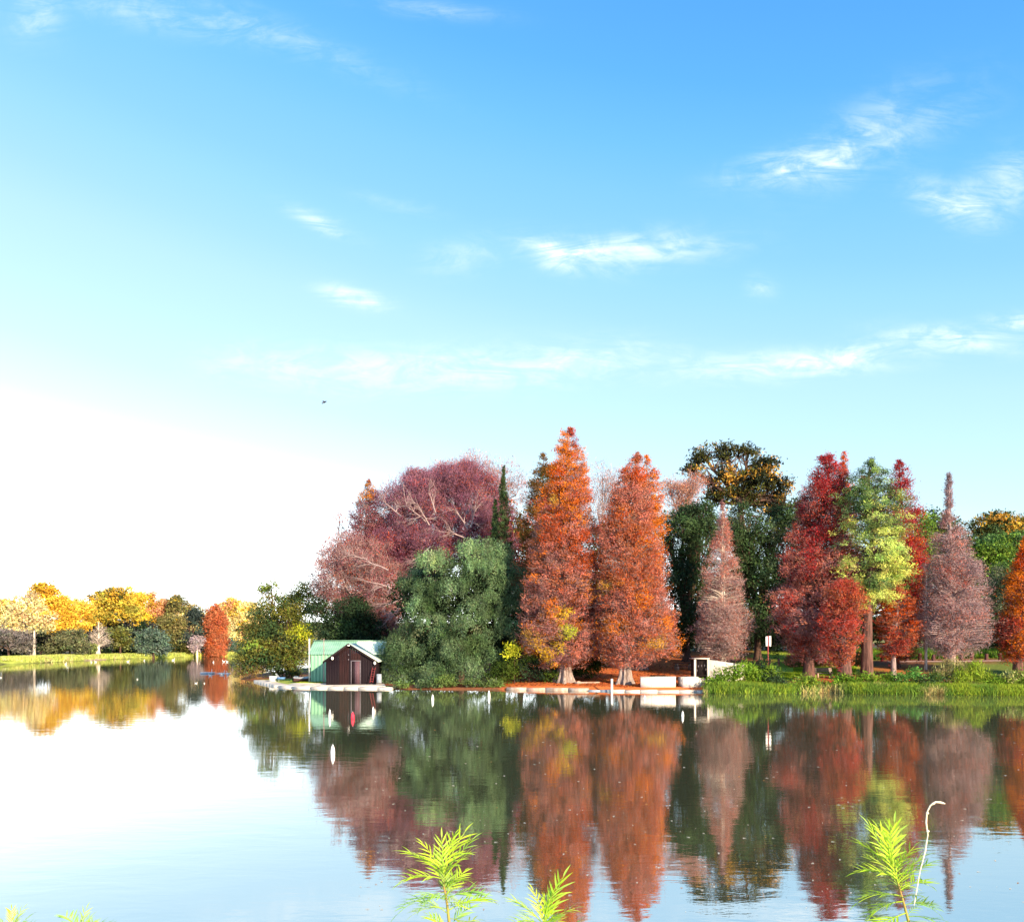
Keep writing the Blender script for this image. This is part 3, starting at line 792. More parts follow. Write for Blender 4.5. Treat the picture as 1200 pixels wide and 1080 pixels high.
conifer('bald_cypress', 'tallest orange red bald cypress with yellow lower leaves and buttressed grey trunk', 82, 662, [(778, 634, 690), (757, 607, 707), (735, 607, 709), (700, 612, 707), (665, 616, 703), (625, 622, 700), (590, 630, 697), (560, 639, 691), (535, 647, 684), (515, 654, 677), (503, 660, 672), (496, 664, 667)],
        [(RUST, 3), (PINK, 2.4), (MAUVE, 2.4), (ORANGE, 2.6)], [(DEEP, 3), (ORANGE, 3), (RED, 1.5)], 24, 620, 14, (.30, .10), twig=.28, twig_col=(.24, .14, .14), trunk_r=.41, flare=2.1, flute=.42, gap=.24, cluster=.27, rough=.18,  # sunlight on the upper crown is put into the orange top palette
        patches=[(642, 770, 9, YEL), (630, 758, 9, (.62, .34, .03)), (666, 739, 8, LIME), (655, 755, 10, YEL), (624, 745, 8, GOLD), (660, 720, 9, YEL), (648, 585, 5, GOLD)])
broadleaf('feathery_treetop', 'thin leafless treetop in the gap between the two tall orange cypresses', 118, 708, [(706, 560, 14, 26, 0), (718, 570, 14, 30, 0), (700, 600, 16, 36, 0), (715, 630, 18, 40, 0)],
          [(PINK, 3), ((.45, .24, .15), 2)], 25, .75, 10, (.22, .10), trunk_r=.16, bark='bark_mauve', twig=.75, twig_col=(.42, .31, .32), gap=.36, wild=.6, up=.9)
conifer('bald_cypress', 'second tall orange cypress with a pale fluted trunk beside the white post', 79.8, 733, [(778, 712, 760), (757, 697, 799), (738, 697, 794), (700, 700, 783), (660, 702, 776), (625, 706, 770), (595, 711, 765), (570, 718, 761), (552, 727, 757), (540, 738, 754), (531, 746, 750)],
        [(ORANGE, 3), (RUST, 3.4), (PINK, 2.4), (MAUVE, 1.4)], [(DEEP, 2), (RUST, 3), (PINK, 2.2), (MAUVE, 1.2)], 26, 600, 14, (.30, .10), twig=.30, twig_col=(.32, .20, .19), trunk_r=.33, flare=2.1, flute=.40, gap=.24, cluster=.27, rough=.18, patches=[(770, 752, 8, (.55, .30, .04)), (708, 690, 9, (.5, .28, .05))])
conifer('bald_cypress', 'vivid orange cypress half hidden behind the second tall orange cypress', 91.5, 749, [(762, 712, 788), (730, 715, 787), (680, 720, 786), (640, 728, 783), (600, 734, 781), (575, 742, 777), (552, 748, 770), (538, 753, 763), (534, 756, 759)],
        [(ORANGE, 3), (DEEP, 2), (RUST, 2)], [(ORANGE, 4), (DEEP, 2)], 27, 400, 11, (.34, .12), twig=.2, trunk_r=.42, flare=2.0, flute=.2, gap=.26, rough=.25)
broadleaf('feathery_treetop', 'fluffy salmon pink treetop left of the dark spreading oak', 112, 800, [(795, 580, 18, 22, 0), (812, 570, 16, 20, 0), (785, 572, 12, 18, 0), (803, 605, 22, 22, 0)],
          [((.46, .21, .14), 3), (PINK, 2), (RUST, 2)], 28, 1.0, 16, (.24, .09), trunk_r=.2, bark='bark_mauve', twig=.5, twig_col=(.44, .27, .22), gap=.25, wild=.3, up=.6)
broadleaf('oak_tree', 'dark spreading oak with gold tinged leaves standing highest behind the grove', 118, 868, [(826, 536, 16, 14, 0), (848, 528, 20, 11, 0), (876, 532, 20, 12, 0), (897, 546, 16, 14, 0), (812, 552, 14, 9, 0), (845, 556, 24, 16, 0), (880, 560, 26, 18, 0), (908, 570, 18, 15, 0), (920, 584, 14, 10, 1), (860, 585, 40, 20, 1), (900, 592, 26, 16, 1), (828, 582, 20, 20, 2), (934, 592, 10, 12, 2)],
          [(OLV_D, 3), ((.035, .042, .025), 3), (GOLD, 1.3), (OLIVE, 1.6)], 29, .9, 16, (.38, .26), trunk_r=.42, gap=.44, cluster=.42, wild=.35, sub=6, bs=1.1)
broadleaf('dark_evergreen', 'dark grey green evergreen between the orange cypress and the pinkish larch', 100, 805, [(800, 630, 30, 36, 0), (820, 610, 26, 24, 1), (795, 680, 26, 40, 0), (818, 660, 28, 44, 1), (805, 720, 30, 34, 0), (790, 745, 20, 24, 1), (828, 730, 24, 36, 2), (812, 600, 22, 14, 0), (838, 620, 22, 26, 2), (782, 620, 16, 26, 1)],
          [(DKG, 3), (MDG, 3), (GREY_G, 1.8)], 30, 1.1, 20, (.30, .14), trunk_r=.4, hang=.4, gap=.36)
broadleaf('dark_evergreen', 'dark grey green evergreen just right of the pinkish larch, behind the tall sign', 101, 888, [(880, 625, 34, 32, 0), (905, 620, 24, 30, 1), (885, 675, 32, 40, 0), (910, 680, 22, 44, 1), (890, 720, 26, 34, -1), (905, 745, 18, 22, 1), (860, 620, 18, 26, 1), (870, 600, 22, 12, 0), (915, 605, 16, 14, 1), (866, 660, 18, 40, 1), (926, 650, 14, 44, 2)],
          [(DKG, 3), (MDG, 3), (GREY_G, 2.0), (OLIVE, .6)], 31, 1.1, 20, (.30, .14), trunk_r=.4, hang=.5, gap=.36)
broadleaf('backing_woodland_tree', 'shadowed dark green tree closing the gap behind the orange cypresses', 112, 700, [(640, 700, 40, 50, 0), (690, 720, 40, 50, 0), (740, 730, 36, 44, 0), (775, 740, 30, 30, 0)], [(DKG, 3), (OLV_D, 2), (WINE, 1.5)], 32, 2.0, 16, (.44, .28), cluster=.6, sub=5, trunk_r=.3)
broadleaf('backing_woodland_tree', 'shadowed dark green tree low behind the pinkish larch and the picnic table', 114, 850, [(830, 740, 40, 26, 0), (880, 740, 40, 26, 0), (850, 705, 40, 30, 0), (920, 745, 30, 20, 0)], [(DKG, 3), (OLV_D, 2)], 33, 2.0, 16, (.44, .28), cluster=.6, sub=5, trunk_r=.3)
conifer('pink_larch', 'slim pinkish grey nearly leafless conifer with twin pale trunks behind the kiosk', 84, 847, [(770, 828, 868), (752, 812, 879), (735, 811, 880), (705, 818, 876), (680, 822, 872), (655, 827, 867), (630, 834, 860), (610, 840, 853), (596, 844, 849), (588, 846, 848)],
        [(MAUVE, 3), (PINK, 2.2), ((.22, .13, .13), 2)], [(PINK, 3), (MAUVE, 2)], 34, 460, 11, (.24, .07), twig=.62, twig_col=(.36, .26, .26), trunk_r=.14, flare=1.2, bark='bark_pale', gap=.22, stems=[(-.12, 0, 1), (.22, .05, .9)], cluster=.26, limb=.45)
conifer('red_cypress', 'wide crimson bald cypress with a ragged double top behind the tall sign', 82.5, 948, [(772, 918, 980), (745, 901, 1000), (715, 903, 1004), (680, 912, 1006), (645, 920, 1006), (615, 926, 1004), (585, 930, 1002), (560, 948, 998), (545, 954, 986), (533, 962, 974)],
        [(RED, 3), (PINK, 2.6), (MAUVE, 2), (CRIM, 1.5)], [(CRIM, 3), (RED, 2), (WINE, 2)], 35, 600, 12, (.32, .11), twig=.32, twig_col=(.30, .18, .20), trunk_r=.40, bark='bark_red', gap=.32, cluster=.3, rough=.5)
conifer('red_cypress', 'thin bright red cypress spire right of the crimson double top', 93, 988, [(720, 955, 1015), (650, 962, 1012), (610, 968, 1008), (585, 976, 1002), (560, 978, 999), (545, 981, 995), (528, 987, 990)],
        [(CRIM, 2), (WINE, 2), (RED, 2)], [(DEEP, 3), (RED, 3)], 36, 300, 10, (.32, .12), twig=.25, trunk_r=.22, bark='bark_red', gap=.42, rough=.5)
conifer('red_cypress', 'low rounded brick red cypress with a thick dark trunk beside the shore bench', 77.2, 990, [(782, 978, 1004), (765, 966, 1010), (745, 956, 1016), (720, 958, 1018), (700, 964, 1014), (688, 972, 1006), (680, 984, 996)],
        [(RED, 4), (RUST, 2), (CRIM, 1.6), (MAUVE, 1)], None, 37, 300, 14, (.28, .10), twig=.25, twig_col=(.30, .16, .17), trunk_r=.60, flare=1.4, flute=.10, bark='bark_red', gap=.36, cluster=.30, rough=.75)
conifer('green_larch', 'lime and dark green larch with drooping sprays and a thick brown trunk', 79.5, 1016, [(712, 990, 1048), (690, 976, 1070), (665, 973, 1078), (640, 975, 1080), (615, 977, 1074), (590, 981, 1062), (570, 984, 1050), (552, 998, 1040), (542, 1008, 1030), (535, 1018, 1026)],
        [((.46, .60, .16), 3), ((.54, .60, .15), 2), ((.14, .24, .08), 1.6)], [((.12, .20, .07), 3), (MDG, 1.4), ((.22, .32, .09), 2), (OLIVE, 1)], 38, 250, 22, (.34, .10), twig=.05, trunk_r=.52, flare=1.3, flute=.08, bark='bark_red', gap=.46, cluster=.30, hang=.5, rise=.12, droop=.7, rough=.8, flat=.45)
conifer('red_cypress', 'dark red cypress rising behind the right side of the green larch', 90, 1050, [(770, 1035, 1080), (720, 1032, 1084), (680, 1034, 1086), (640, 1036, 1086), (605, 1040, 1084), (580, 1040, 1074), (560, 1040, 1070), (547, 1045, 1064), (540, 1051, 1056)],
        [(RED, 2), (DEEP, 2), (CRIM, 2), (RUST, 1)], [(CRIM, 3), (RED, 2.4)], 39, 380, 11, (.32, .12), twig=.2, trunk_r=.25, bark='bark_red', gap=.34, rough=.45)
conifer('red_cypress', 'small rusty red cypress with a slim grey trunk under the green larch', 80, 1047, [(768, 1030, 1062), (750, 1024, 1078), (730, 1026, 1080), (705, 1032, 1076), (690, 1038, 1066), (680, 1044, 1054)],
        [(DEEP, 3), (RUST, 2), (RED, 2)], None, 40, 190, 11, (.28, .10), twig=.22, trunk_r=.24, flare=1.2, bark='bark_mauve', gap=.36, flat=.5)
conifer('birch_sapling', 'slender white trunked birch with sparse mauve twigs left of the mauve cypress', 88, 1085, [(752, 1078, 1094), (730, 1072, 1096), (700, 1076, 1094), (680, 1080, 1092), (670, 1084, 1088)], [(MAUVE, 2), (TWIG, 3)], None, 41, 70, 6, (.2, .07), twig=.7, trunk_r=.12, flare=1.1, bark='bark_pale', rise=.9)
conifer('mauve_cypress', 'mauve grey nearly bare bald cypress with a thin leader above its crown', 78.8, 1115, [(768, 1096, 1136), (750, 1078, 1162), (728, 1075, 1164), (705, 1078, 1160), (685, 1080, 1157), (665, 1084, 1150), (645, 1086, 1142), (625, 1090, 1136), (610, 1100, 1124), (603, 1106, 1116), (580, 1107, 1117), (565, 1109, 1115), (555, 1111, 1112)],
        [(MAUVE, 3), (PINK, 1.6), ((.30, .18, .19), 2)], [(MAUVE, 3), ((.24, .16, .19), 2)], 42, 460, 11, (.24, .075), twig=.60, twig_col=(.35, .26, .28), trunk_r=.34, flare=1.35, bark='bark_mauve', gap=.26, cluster=.28, limb=.75, patches=[(1130, 680, 10, (.36, .08, .05)), (1110, 672, 8, (.36, .10, .08))])
broadleaf('background_tree', 'bright green rounded tree behind the right side of the mauve cypress', 112, 1165, [(1160, 645, 26, 18, 0), (1185, 640, 24, 18, 0), (1170, 665, 30, 18, 0), (1145, 650, 16, 18, 0)], [(BRT, 2), ((.10, .20, .06), 3), (MDG, 2)], 43, 1.0, 18, (.32, .2), trunk_r=.3)
broadleaf('background_tree', 'dark tree with yellow tipped top on the skyline at the right', 122, 1160, [(1148, 618, 20, 16, 0), (1165, 612, 18, 14, 0), (1190, 618, 22, 16, 0), (1215, 620, 24, 18, 0), (1170, 635, 34, 18, 0)], [(OLV_D, 3), (MDG, 2), (GOLD, 1.4)], 44, 1.0, 16, (.38, .25), trunk_r=.3, gap=.36, patches=[(1152, 612, 7, (.5, .3, .05)), (1192, 612, 8, (.55, .36, .06))])
broadleaf('background_tree', 'grey green willowy tree behind the far right orange tree', 104, 1172, [(1165, 695, 22, 26, 0), (1180, 680, 22, 24, 0), (1195, 690, 22, 40, 0), (1168, 730, 22, 30, 0)], [(GREY_G, 3), ((.16, .20, .13), 2), (MDG, 2)], 45, 1.1, 20, (.30, .10), trunk_r=.25, hang=.5)
broadleaf('background_tree', 'shadowed dark green tree under the mauve and green trees at the right', 108, 1100, [(1090, 735, 40, 26, 0), (1140, 740, 40, 26, 0), (1180, 745, 30, 24, 0), (1060, 690, 30, 50, 1), (1095, 640, 26, 40, 2), (1030, 740, 40, 24, 0), (980, 735, 40, 26, 0), (960, 690, 36, 40, 2)], [(DKG, 4), (MDG, 1.5), (OLV_D, 2)], 46, 2.0, 16, (.42, .26), cluster=.6, sub=5, bs=1.2, trunk_r=.3)
broadleaf('background_tree', 'small bright green treetop peeping out right of the dark red cypress', 101, 1084, [(1083, 612, 9, 20, 0), (1088, 640, 10, 22, 0)], [(BRT, 3), (PALE_G, 2)], 47, 1.2, 14, (.28, .16), trunk_r=.12)
conifer('orange_cypress', 'orange red cypress with a dark trunk at the right edge', 80.5, 1193, [(772, 1176, 1210), (750, 1172, 1218), (725, 1173, 1222), (700, 1178, 1222), (675, 1184, 1218), (655, 1190, 1212), (640, 1196, 1206), (630, 1201, 1203)],
        [(RUST, 2), (ORANGE, 2), (RED, 2), (PINK, 1.5)], [(ORANGE, 3), (DEEP, 3)], 48, 420, 13, (.30, .10), twig=.25, trunk_r=.42, flare=1.3, flute=.08, bark='bark_red', gap=.28, cluster=.28)
# trees just outside the frame on the same shore
conifer('orange_cypress', 'orange red cypress standing beyond the right edge of the shore', 79, 1262, [(770, 1230, 1296), (720, 1228, 1298), (650, 1240, 1286), (590, 1256, 1270), (570, 1262, 1264)], [(RUST, 2), (ORANGE, 2), (RED, 2)], None, 49, 260, 11, (.36, .13), twig=.2, trunk_r=.4, bark='bark_red')
broadleaf('dark_evergreen', 'dark evergreen standing beyond the right edge of the shore', 95, 1250, [(1240, 660, 40, 60, 0), (1290, 680, 40, 60, 0), (1250, 730, 50, 30, 0)], [(DKG, 3), (MDG, 3)], 50, .7, 14, (.44, .26), cluster=.6, sub=5, trunk_r=.4)

broadleaf('backing_woodland_tree', 'olive brown tree filling the gap between the weeping tree and the tallest cypress', 113, 610, [(600, 640, 26, 50, 0), (595, 700, 30, 50, 0), (625, 680, 26, 60, 0), (590, 610, 16, 30, 0)], [(OLV_D, 2), (WINE, 2), (RUST, 1.6), (OLIVE, 1)], 52, 1.7, 16, (.36, .22), cluster=.5, sub=6, trunk_r=.3)
broadleaf('backing_woodland_tree', 'olive and pink tree filling the gap between the two tall orange cypresses', 110, 706, [(704, 640, 18, 36, 0), (708, 690, 22, 44, 0), (700, 735, 24, 30, 0)], [(OLIVE, 2), (PINK, 2), (OLV_D, 2)], 53, 1.3, 16, (.32, .2), cluster=.45, sub=6, trunk_r=.25)
broadleaf('backing_woodland_tree', 'shadowed dark tree behind the purple maple and the weeping tree', 118, 480, [(470, 680, 50, 50, 0), (530, 680, 50, 50, 0), (440, 720, 40, 40, 0), (580, 690, 30, 60, 0)], [(WINE, 3), (OLV_D, 2), (MAUVE, 1)], 54, 1.5, 14, (.4, .26), cluster=.6, sub=5, trunk_r=.3)
broadleaf('backing_woodland_tree', 'shadowed green tree behind the crimson and dark red cypresses', 116, 1010, [(940, 660, 30, 50, 0), (1000, 690, 46, 60, 0), (1060, 670, 36, 60, 0), (1110, 690, 40, 60, 0), (1095, 635, 34, 34, 0), (1140, 655, 30, 40, 0), (930, 620, 26, 34, 0)], [(DKG, 3), (MDG, 2), (OLV_D, 2)], 55, 1.5, 14, (.4, .26), cluster=.6, sub=5, trunk_r=.3)
broadleaf('backing_woodland_tree', 'dark green tree behind the willowy tree near the right edge', 118, 1190, [(1150, 690, 34, 50, 0), (1200, 690, 40, 60, 0), (1180, 740, 44, 30, 0)], [(DKG, 3), (MDG, 2)], 56, 1.5, 14, (.4, .26), cluster=.6, sub=5, trunk_r=.3)

# --- low shrubs of the near shore
def shrub(name, label, D, px, blobs, pal, seed, **kw):
    k = dict(sub=4, dens=1.2, per=16, leaf=(.24, .11), cat='shrub', trunk_r=.05, limbs=False, cluster=.27, gap=.22)
    k.update(kw)
    return broadleaf(name, label, D, px, blobs, pal, seed, **k)
OG = [((.045, .075, .018), 3), ((.07, .11, .02), 2), (DKG, 2)]
shrub('evergreen_shrub', 'dark olive shrub at the water edge left of the tallest cypress', 83, 620, [(612, 785, 26, 18, 0), (640, 790, 18, 14, 0), (590, 790, 20, 15, -.5)], OG, 60)
shrub('evergreen_shrub', 'dark olive shrub on the red ground between the two big trunks', 85, 688, [(685, 780, 18, 15, 0), (698, 776, 10, 14, 0), (674, 786, 10, 10, 0)], OG, 61)
shrub('lime_bush', 'small yellow green bush spray in the shade right of the weeping tree', 82, 603, [(602, 760, 8, 6, 0), (598, 766, 6, 5, 0)], [(LIME, 2), (BRT, 2)], 62, base=ground(px_x(603, 82), 82), trunk_r=.015, bs=1.3)
shrub('waterside_plants', 'low leafy plants at the water edge under the weeping evergreen', 80.6, 520, [(470, 800, 14, 7, 0), (500, 802, 16, 7, 0), (525, 799, 14, 9, 0), (556, 802, 18, 7, 0), (580, 801, 12, 6, 0)], [((.11, .17, .05), 3), (GREY_G, 2), (MDG, 1)], 63, cluster=.22)
GR = [((.10, .19, .03), 3), ((.15, .26, .03), 3), (MDG, 1.6), (LIME, .5)]
shrub('bank_shrub', 'large rounded bright green shrub at the water edge beside the concrete kiosk', 76.2, 865, [(850, 792, 22, 13, 0), (878, 786, 24, 13, 0), (900, 792, 20, 14, 0), (835, 800, 12, 8, -.5)], GR, 64)
shrub('bank_shrub', 'dark green upright shrub at the foot of the tall sign', 75.9, 903, [(903, 792, 10, 16, 0), (908, 800, 14, 10, -.3), (896, 778, 6, 9, 0)], [(MDG, 3), (DKG, 2), ((.08, .15, .04), 2)], 65)
for i, (px, d, lab, pal) in enumerate([
        (1012, 75.6, 'green shrub below the brick red cypress trunk', GR), (1040, 75.2, 'green shrub below the slim grey trunk of the small rusty cypress', GR),
        (1068, 74.8, 'leafy fresh green shrub on the bank right of the small rusty cypress', [((.09, .22, .05), 3), ((.13, .27, .06), 2)]),
        (1090, 74.2, 'dark green shrub on the bank below the white birch', [(MDG, 3), ((.08, .14, .03), 2)]),
        (1113, 74.6, 'tall straw coloured reed clump directly below the mauve cypress trunk', [((.36, .32, .16), 3), ((.26, .26, .10), 2), (PINK, .6)]),
        (1138, 73.8, 'yellow green shrub right of the straw coloured reed clump', [((.24, .33, .04), 3), ((.15, .24, .04), 2)]),
        (1163, 73.4, 'green shrub on the bank below the row of dark posts', GR), (1190, 73.2, 'pale olive shrub on the bank at the right edge', [((.30, .30, .12), 2), ((.16, .24, .04), 3)]),
        (985, 75.8, 'low green shrub right of the gap in the bank by the bench', GR), (1222, 73, 'green shrub on the bank beyond the right edge', GR), (945, 75.4, 'low yellow green shrub left of the gap in the bank by the bench', [((.24, .33, .04), 3), ((.15, .24, .04), 2)])]):
    rg = np.random.default_rng(70 + i)
    h = 9 if 'low' in lab else 17
    if i in (0, 1, 3): h = 11
    if 'reed' in lab: h = 25
    top = 806 - h
    shrub('bank_shrub' if 'reed' not in lab else 'reed_clump', lab, d, px, [(px - 8 + rg.normal(0, 2), 803 - h * .4, 11, h * .55, 0), (px + 7, 802 - h * .5, 12, h * .6, .2), (px, 800 - h * .62, 9, h * .5, .3)], pal, 70 + i,
          **(dict(leaf=(.42, .07), up=1.2) if 'reed' in lab else {}))

# --- grass and rank herbage along the near bank, lawn tufts, far bank grass (uncountable)
def blades(name, xs, ys, h, w, pal, seed, lean=.35):
    rg = np.random.default_rng(seed)
    n = len(xs)
    z = terrain(xs, ys)[0]
    hh = h * (.5 + .9 * rg.random(n))
    d = np.stack([rg.normal(0, lean, n), rg.normal(0, lean, n), np.ones(n)], 1)
    pos = np.stack([xs, ys, z - .03], 1)
    c = pick_color(rg, pal, pos, None, None, .2, seed)
    a = Acc(); a.leaves(pos + norm(d) * hh[:, None] * .48, d, rg.normal(0, 1, (n, 3)), hh, w * (.6 + .8 * rg.random(n)), c)
    o = a.obj(name, M['leaf'], attr='leaf_color')
    return tag(o, kind='stuff')
rg = np.random.default_rng(90)
n = 42000
px = 826 + 420 * rg.random(n); dsh = np.interp(px, [828, 870, 905, 940, 972, 1000, 1040, 1100, 1150, 1200, 1300], [74, 73.4, 73.6, 74.2, 74.8, 73.6, 72.9, 72.3, 71.5, 71, 70])
d = dsh + .02 + 2.4 * rg.random(n) ** 1.6
keep = ~((px > 930) & (px < 985) & (rg.random(n) < .85))
px, d = px[keep], d[keep]
tag(blades('bank_herbage', px_x(px, d), d, .52, .10, [((.24, .33, .04), 3), ((.14, .24, .04), 3), ((.38, .36, .14), 1.8), ((.30, .22, .10), .7)], 91, .45), 'rank yellow green herbage fringing the water along the right bank', 'herbage')
n = 24000
px = 875 + 128 * rg.random(n); d = np.where(px < 930, 80.5, 84.8) + 7 * rg.random(n)
tag(blades('lawn_grass', px_x(px, d), d, .16, .05, [((.26, .38, .03), 3), ((.18, .28, .03), 2)], 92), 'bright green lawn grass behind the shore bench', 'grass')
n = 9000
px = 318 + 60 * rg.random(n); d = 85 + 6 * rg.random(n)
k = terrain(px_x(px, d), d)[1] > 2.2
tag(blades('boathouse_grass', px_x(px, d)[k], d[k], .15, .05, [((.32, .38, .05), 3), ((.22, .28, .04), 2)], 93), 'yellow green grass beside the green shed', 'grass')
n = 40000
px = 1005 + 230 * rg.random(n); d = 98.5 + 6 * rg.random(n)
tag(blades('hedge_bank', px_x(px, d), d, .75, .16, [((.15, .26, .03), 3), ((.09, .19, .04), 3), (LIME, .6)], 94, .5), 'bright green low hedge bank behind the row of dark posts', 'hedge')
n = 14000
px = 925 + 85 * rg.random(n); d = 93 + 4 * rg.random(n)
tag(blades('dry_undergrowth', px_x(px, d), d, 1.1, .12, [((.26, .17, .07), 3), ((.16, .16, .05), 2), (MDG, 1.2), ((.36, .24, .10), 1)], 95, .5), 'dry brownish undergrowth behind the lawn under the crimson cypress', 'undergrowth')
n = 46000
t = rg.random(n); fx = np.interp(t, np.linspace(0, 1, 10), [-150, -98.6, -96.9, -96, -97, -97, -96.3, -91.2, -87, -72]); fy = np.interp(t, np.linspace(0, 1, 10), [147, 163.5, 170, 178, 190, 198, 214, 228, 242, 268])
fx = fx - 7 * rg.random(n) * .9; fy = fy + 5 * rg.random(n)
k = terrain(fx, fy)[1 + 1] > .1
tag(blades('far_bank_grass', fx[k], fy[k], .55, .22, [((.44, .48, .14), 3), ((.36, .42, .11), 3), ((.48, .46, .22), 1.4)], 96), 'pale green grass along the far bank', 'grass')

# --- far bank trees
YL = (.74, .52, .08); YO = (.68, .40, .05); PY = (.76, .64, .32); SAL = (.66, .34, .19); TEAL = (.09, .14, .12); GRL = (.20, .19, .18); OLF = (.34, .30, .06)
def far(name, label, D, trunk, blobs, pal, seed, **kw):
    k = dict(dens=1.2, per=22, leaf=(.5, .36), cluster=.6, trunk_r=.22, gap=.4, sub=8, wild=.35, bs=1.12)
    k.update(kw)
    return broadleaf(name, label, D, trunk, blobs, pal, seed, group='trees on the far bank', **k)
far('far_tree', 'bleached pale yellow tree at the far left edge', 200, 5, [(0, 712, 22, 14, 0), (15, 722, 16, 14, 0), (-15, 725, 20, 20, 0)], [(PY, 3), (YL, 2)], 100)
far('far_tree', 'pinkish grey half bare tree at the left behind a white trunk', 192, 40, [(32, 712, 16, 18, 0), (25, 730, 14, 16, 0), (48, 725, 14, 16, 0)], [((.64, .50, .26), 3), (PY, 3), (YL, 1)], 101, bark='bark_pale', twig=.2, twig_col=(.45, .36, .34), trunk_r=.26)
far('far_tree', 'tallest golden yellow tree of the far bank with a domed top', 205, 62, [(52, 693, 18, 11, 0), (58, 710, 24, 16, 0), (78, 715, 20, 18, -1), (95, 728, 15, 17, -2), (72, 735, 18, 12, -3), (100, 712, 10, 10, 0), (42, 722, 12, 14, 0)], [(YL, 3), (YO, 3), (OLF, 1)], 102, bark='bark_pale')
far('far_tree', 'purplish grey low bare thicket at the far left waterside', 186, 10, [(5, 748, 18, 16, 0), (28, 752, 14, 13, 0), (-18, 750, 16, 14, 0)], [(GRL, 3), ((.14, .13, .12), 2)], 103, twig=.5, twig_col=(.28, .25, .27))
far('far_tree', 'wide olive grey mounded tree standing low below the golden domed tree', 196, 82, [(78, 752, 20, 12, 0), (62, 757, 12, 9, 0), (95, 757, 10, 8, 0), (86, 746, 14, 8, 0)], [((.15, .16, .09), 3), ((.09, .10, .06), 2), ((.22, .22, .12), 1)], 104)
far('far_tree', 'small yellow green bush at the water edge beside the bare pale tree', 200, 106, [(106, 759, 7, 7, 0)], [((.20, .24, .08), 3)], 105)
conifer('far_bare_tree', 'bare pale forked tree on the far bank beside the shallow beach', 208, 115, [(755, 106, 126), (748, 102, 130), (740, 104, 127), (733, 110, 120), (728, 114, 117)], [((.42, .36, .30), 3), ((.3, .26, .22), 2)], None, 106, 50, 2, (.6, .2), twig=.7, twig_col=(.42, .36, .33), trunk_r=.42, bark='bark_pale', rise=1.0, cluster=.5, limb=1.2, group='trees on the far bank')
far('far_tree', 'brownish yellow oak with dark limbs right of the golden domed tree', 222, 125, [(122, 705, 16, 12, 0), (138, 700, 18, 14, 0), (150, 715, 14, 16, 0), (120, 722, 14, 14, 0), (132, 718, 18, 14, 0)], [(OLF, 3), (YL, 2), (OLV_D, 1.4), (YO, 1)], 107)
far('far_tree', 'dark tree in shade behind the small olive dome on the far bank', 226, 135, [(130, 745, 18, 18, 0), (150, 745, 16, 18, 0), (112, 745, 14, 16, 2), (168, 745, 16, 18, 1)], [((.04, .05, .055), 3), (DKG, 2)], 108)
far('far_tree', 'small olive dome shaped tree at the far waterside', 216, 141, [(140, 741, 13, 8, 0), (142, 752, 10, 12, 0), (134, 756, 6, 7, 0)], [((.17, .20, .08), 3), (OLIVE, 2)], 109)
far('far_tree', 'teal green round tree standing over the far waterside', 222, 180, [(182, 750, 17, 14, 0), (172, 757, 13, 10, -1), (192, 757, 8, 10, 0), (162, 753, 9, 13, 0)], [((.13, .20, .15), 3), (TEAL, 2), ((.18, .25, .19), 1)], 110)
far('far_tree', 'bright yellow tree behind the teal green round tree', 236, 160, [(160, 705, 14, 14, 0), (164, 722, 12, 14, 0), (150, 698, 10, 10, 0)], [(YL, 3), ((.66, .50, .05), 2)], 111)
far('far_tree', 'salmon orange tree behind the teal green round tree', 240, 185, [(182, 715, 15, 14, 0), (175, 725, 12, 12, 0), (195, 712, 12, 10, 0), (178, 700, 8, 7, 0)], [(SAL, 3), (YO, 2)], 112)
far('far_tree', 'olive grey tree left of the dark blue green tree on the far bank', 236, 205, [(202, 728, 14, 14, 0), (208, 708, 12, 10, 0), (205, 748, 12, 14, 0), (195, 735, 10, 12, 0)], [((.22, .20, .08), 3), ((.14, .14, .06), 2), (YL, .8)], 113)
far('far_tree', 'dark blue green tree left of the red orange conifer on the far bank', 240, 224, [(222, 735, 12, 18, 0), (230, 722, 10, 14, 0), (215, 750, 14, 14, 0), (236, 745, 8, 16, 0)], [((.05, .075, .075), 3), (TEAL, 2)], 114)
conifer('far_conifer', 'red orange broad conifer of the far bank', 240, 252, [(768, 240, 265), (745, 238, 266), (730, 240, 265), (718, 243, 262), (711, 247, 258), (707, 251, 254)], [(RUST, 3), ((.46, .16, .08), 2), ((.48, .12, .045), 3)], None, 115, 260, 7, (.7, .35), twig=.05, trunk_r=.4, cluster=.6, gap=.2, group='trees on the far bank', bark='bark_brown')
far('far_bare_tree', 'small pinkish bare tree in front of the red orange conifer', 236, 231, [(232, 750, 7, 8, 0), (230, 758, 6, 6, 0)], [((.42, .34, .38), 3)], 116, twig=.6, twig_col=(.46, .38, .42), bark='bark_pale', trunk_r=.3)
far('far_tree', 'bleached pale yellow tree right of the red orange conifer', 262, 280, [(275, 722, 14, 14, 0), (290, 718, 14, 16, 0), (280, 745, 14, 16, 0), (270, 708, 10, 8, 0), (300, 735, 12, 20, 0)], [(PY, 3), (YL, 1), (SAL, 1)], 117)
far('far_tree', 'dark green shrubby tree at the right end of the far bank', 256, 270, [(270, 758, 9, 12, 0), (282, 762, 8, 8, 0)], [(TEAL, 3), (DKG, 2)], 118)
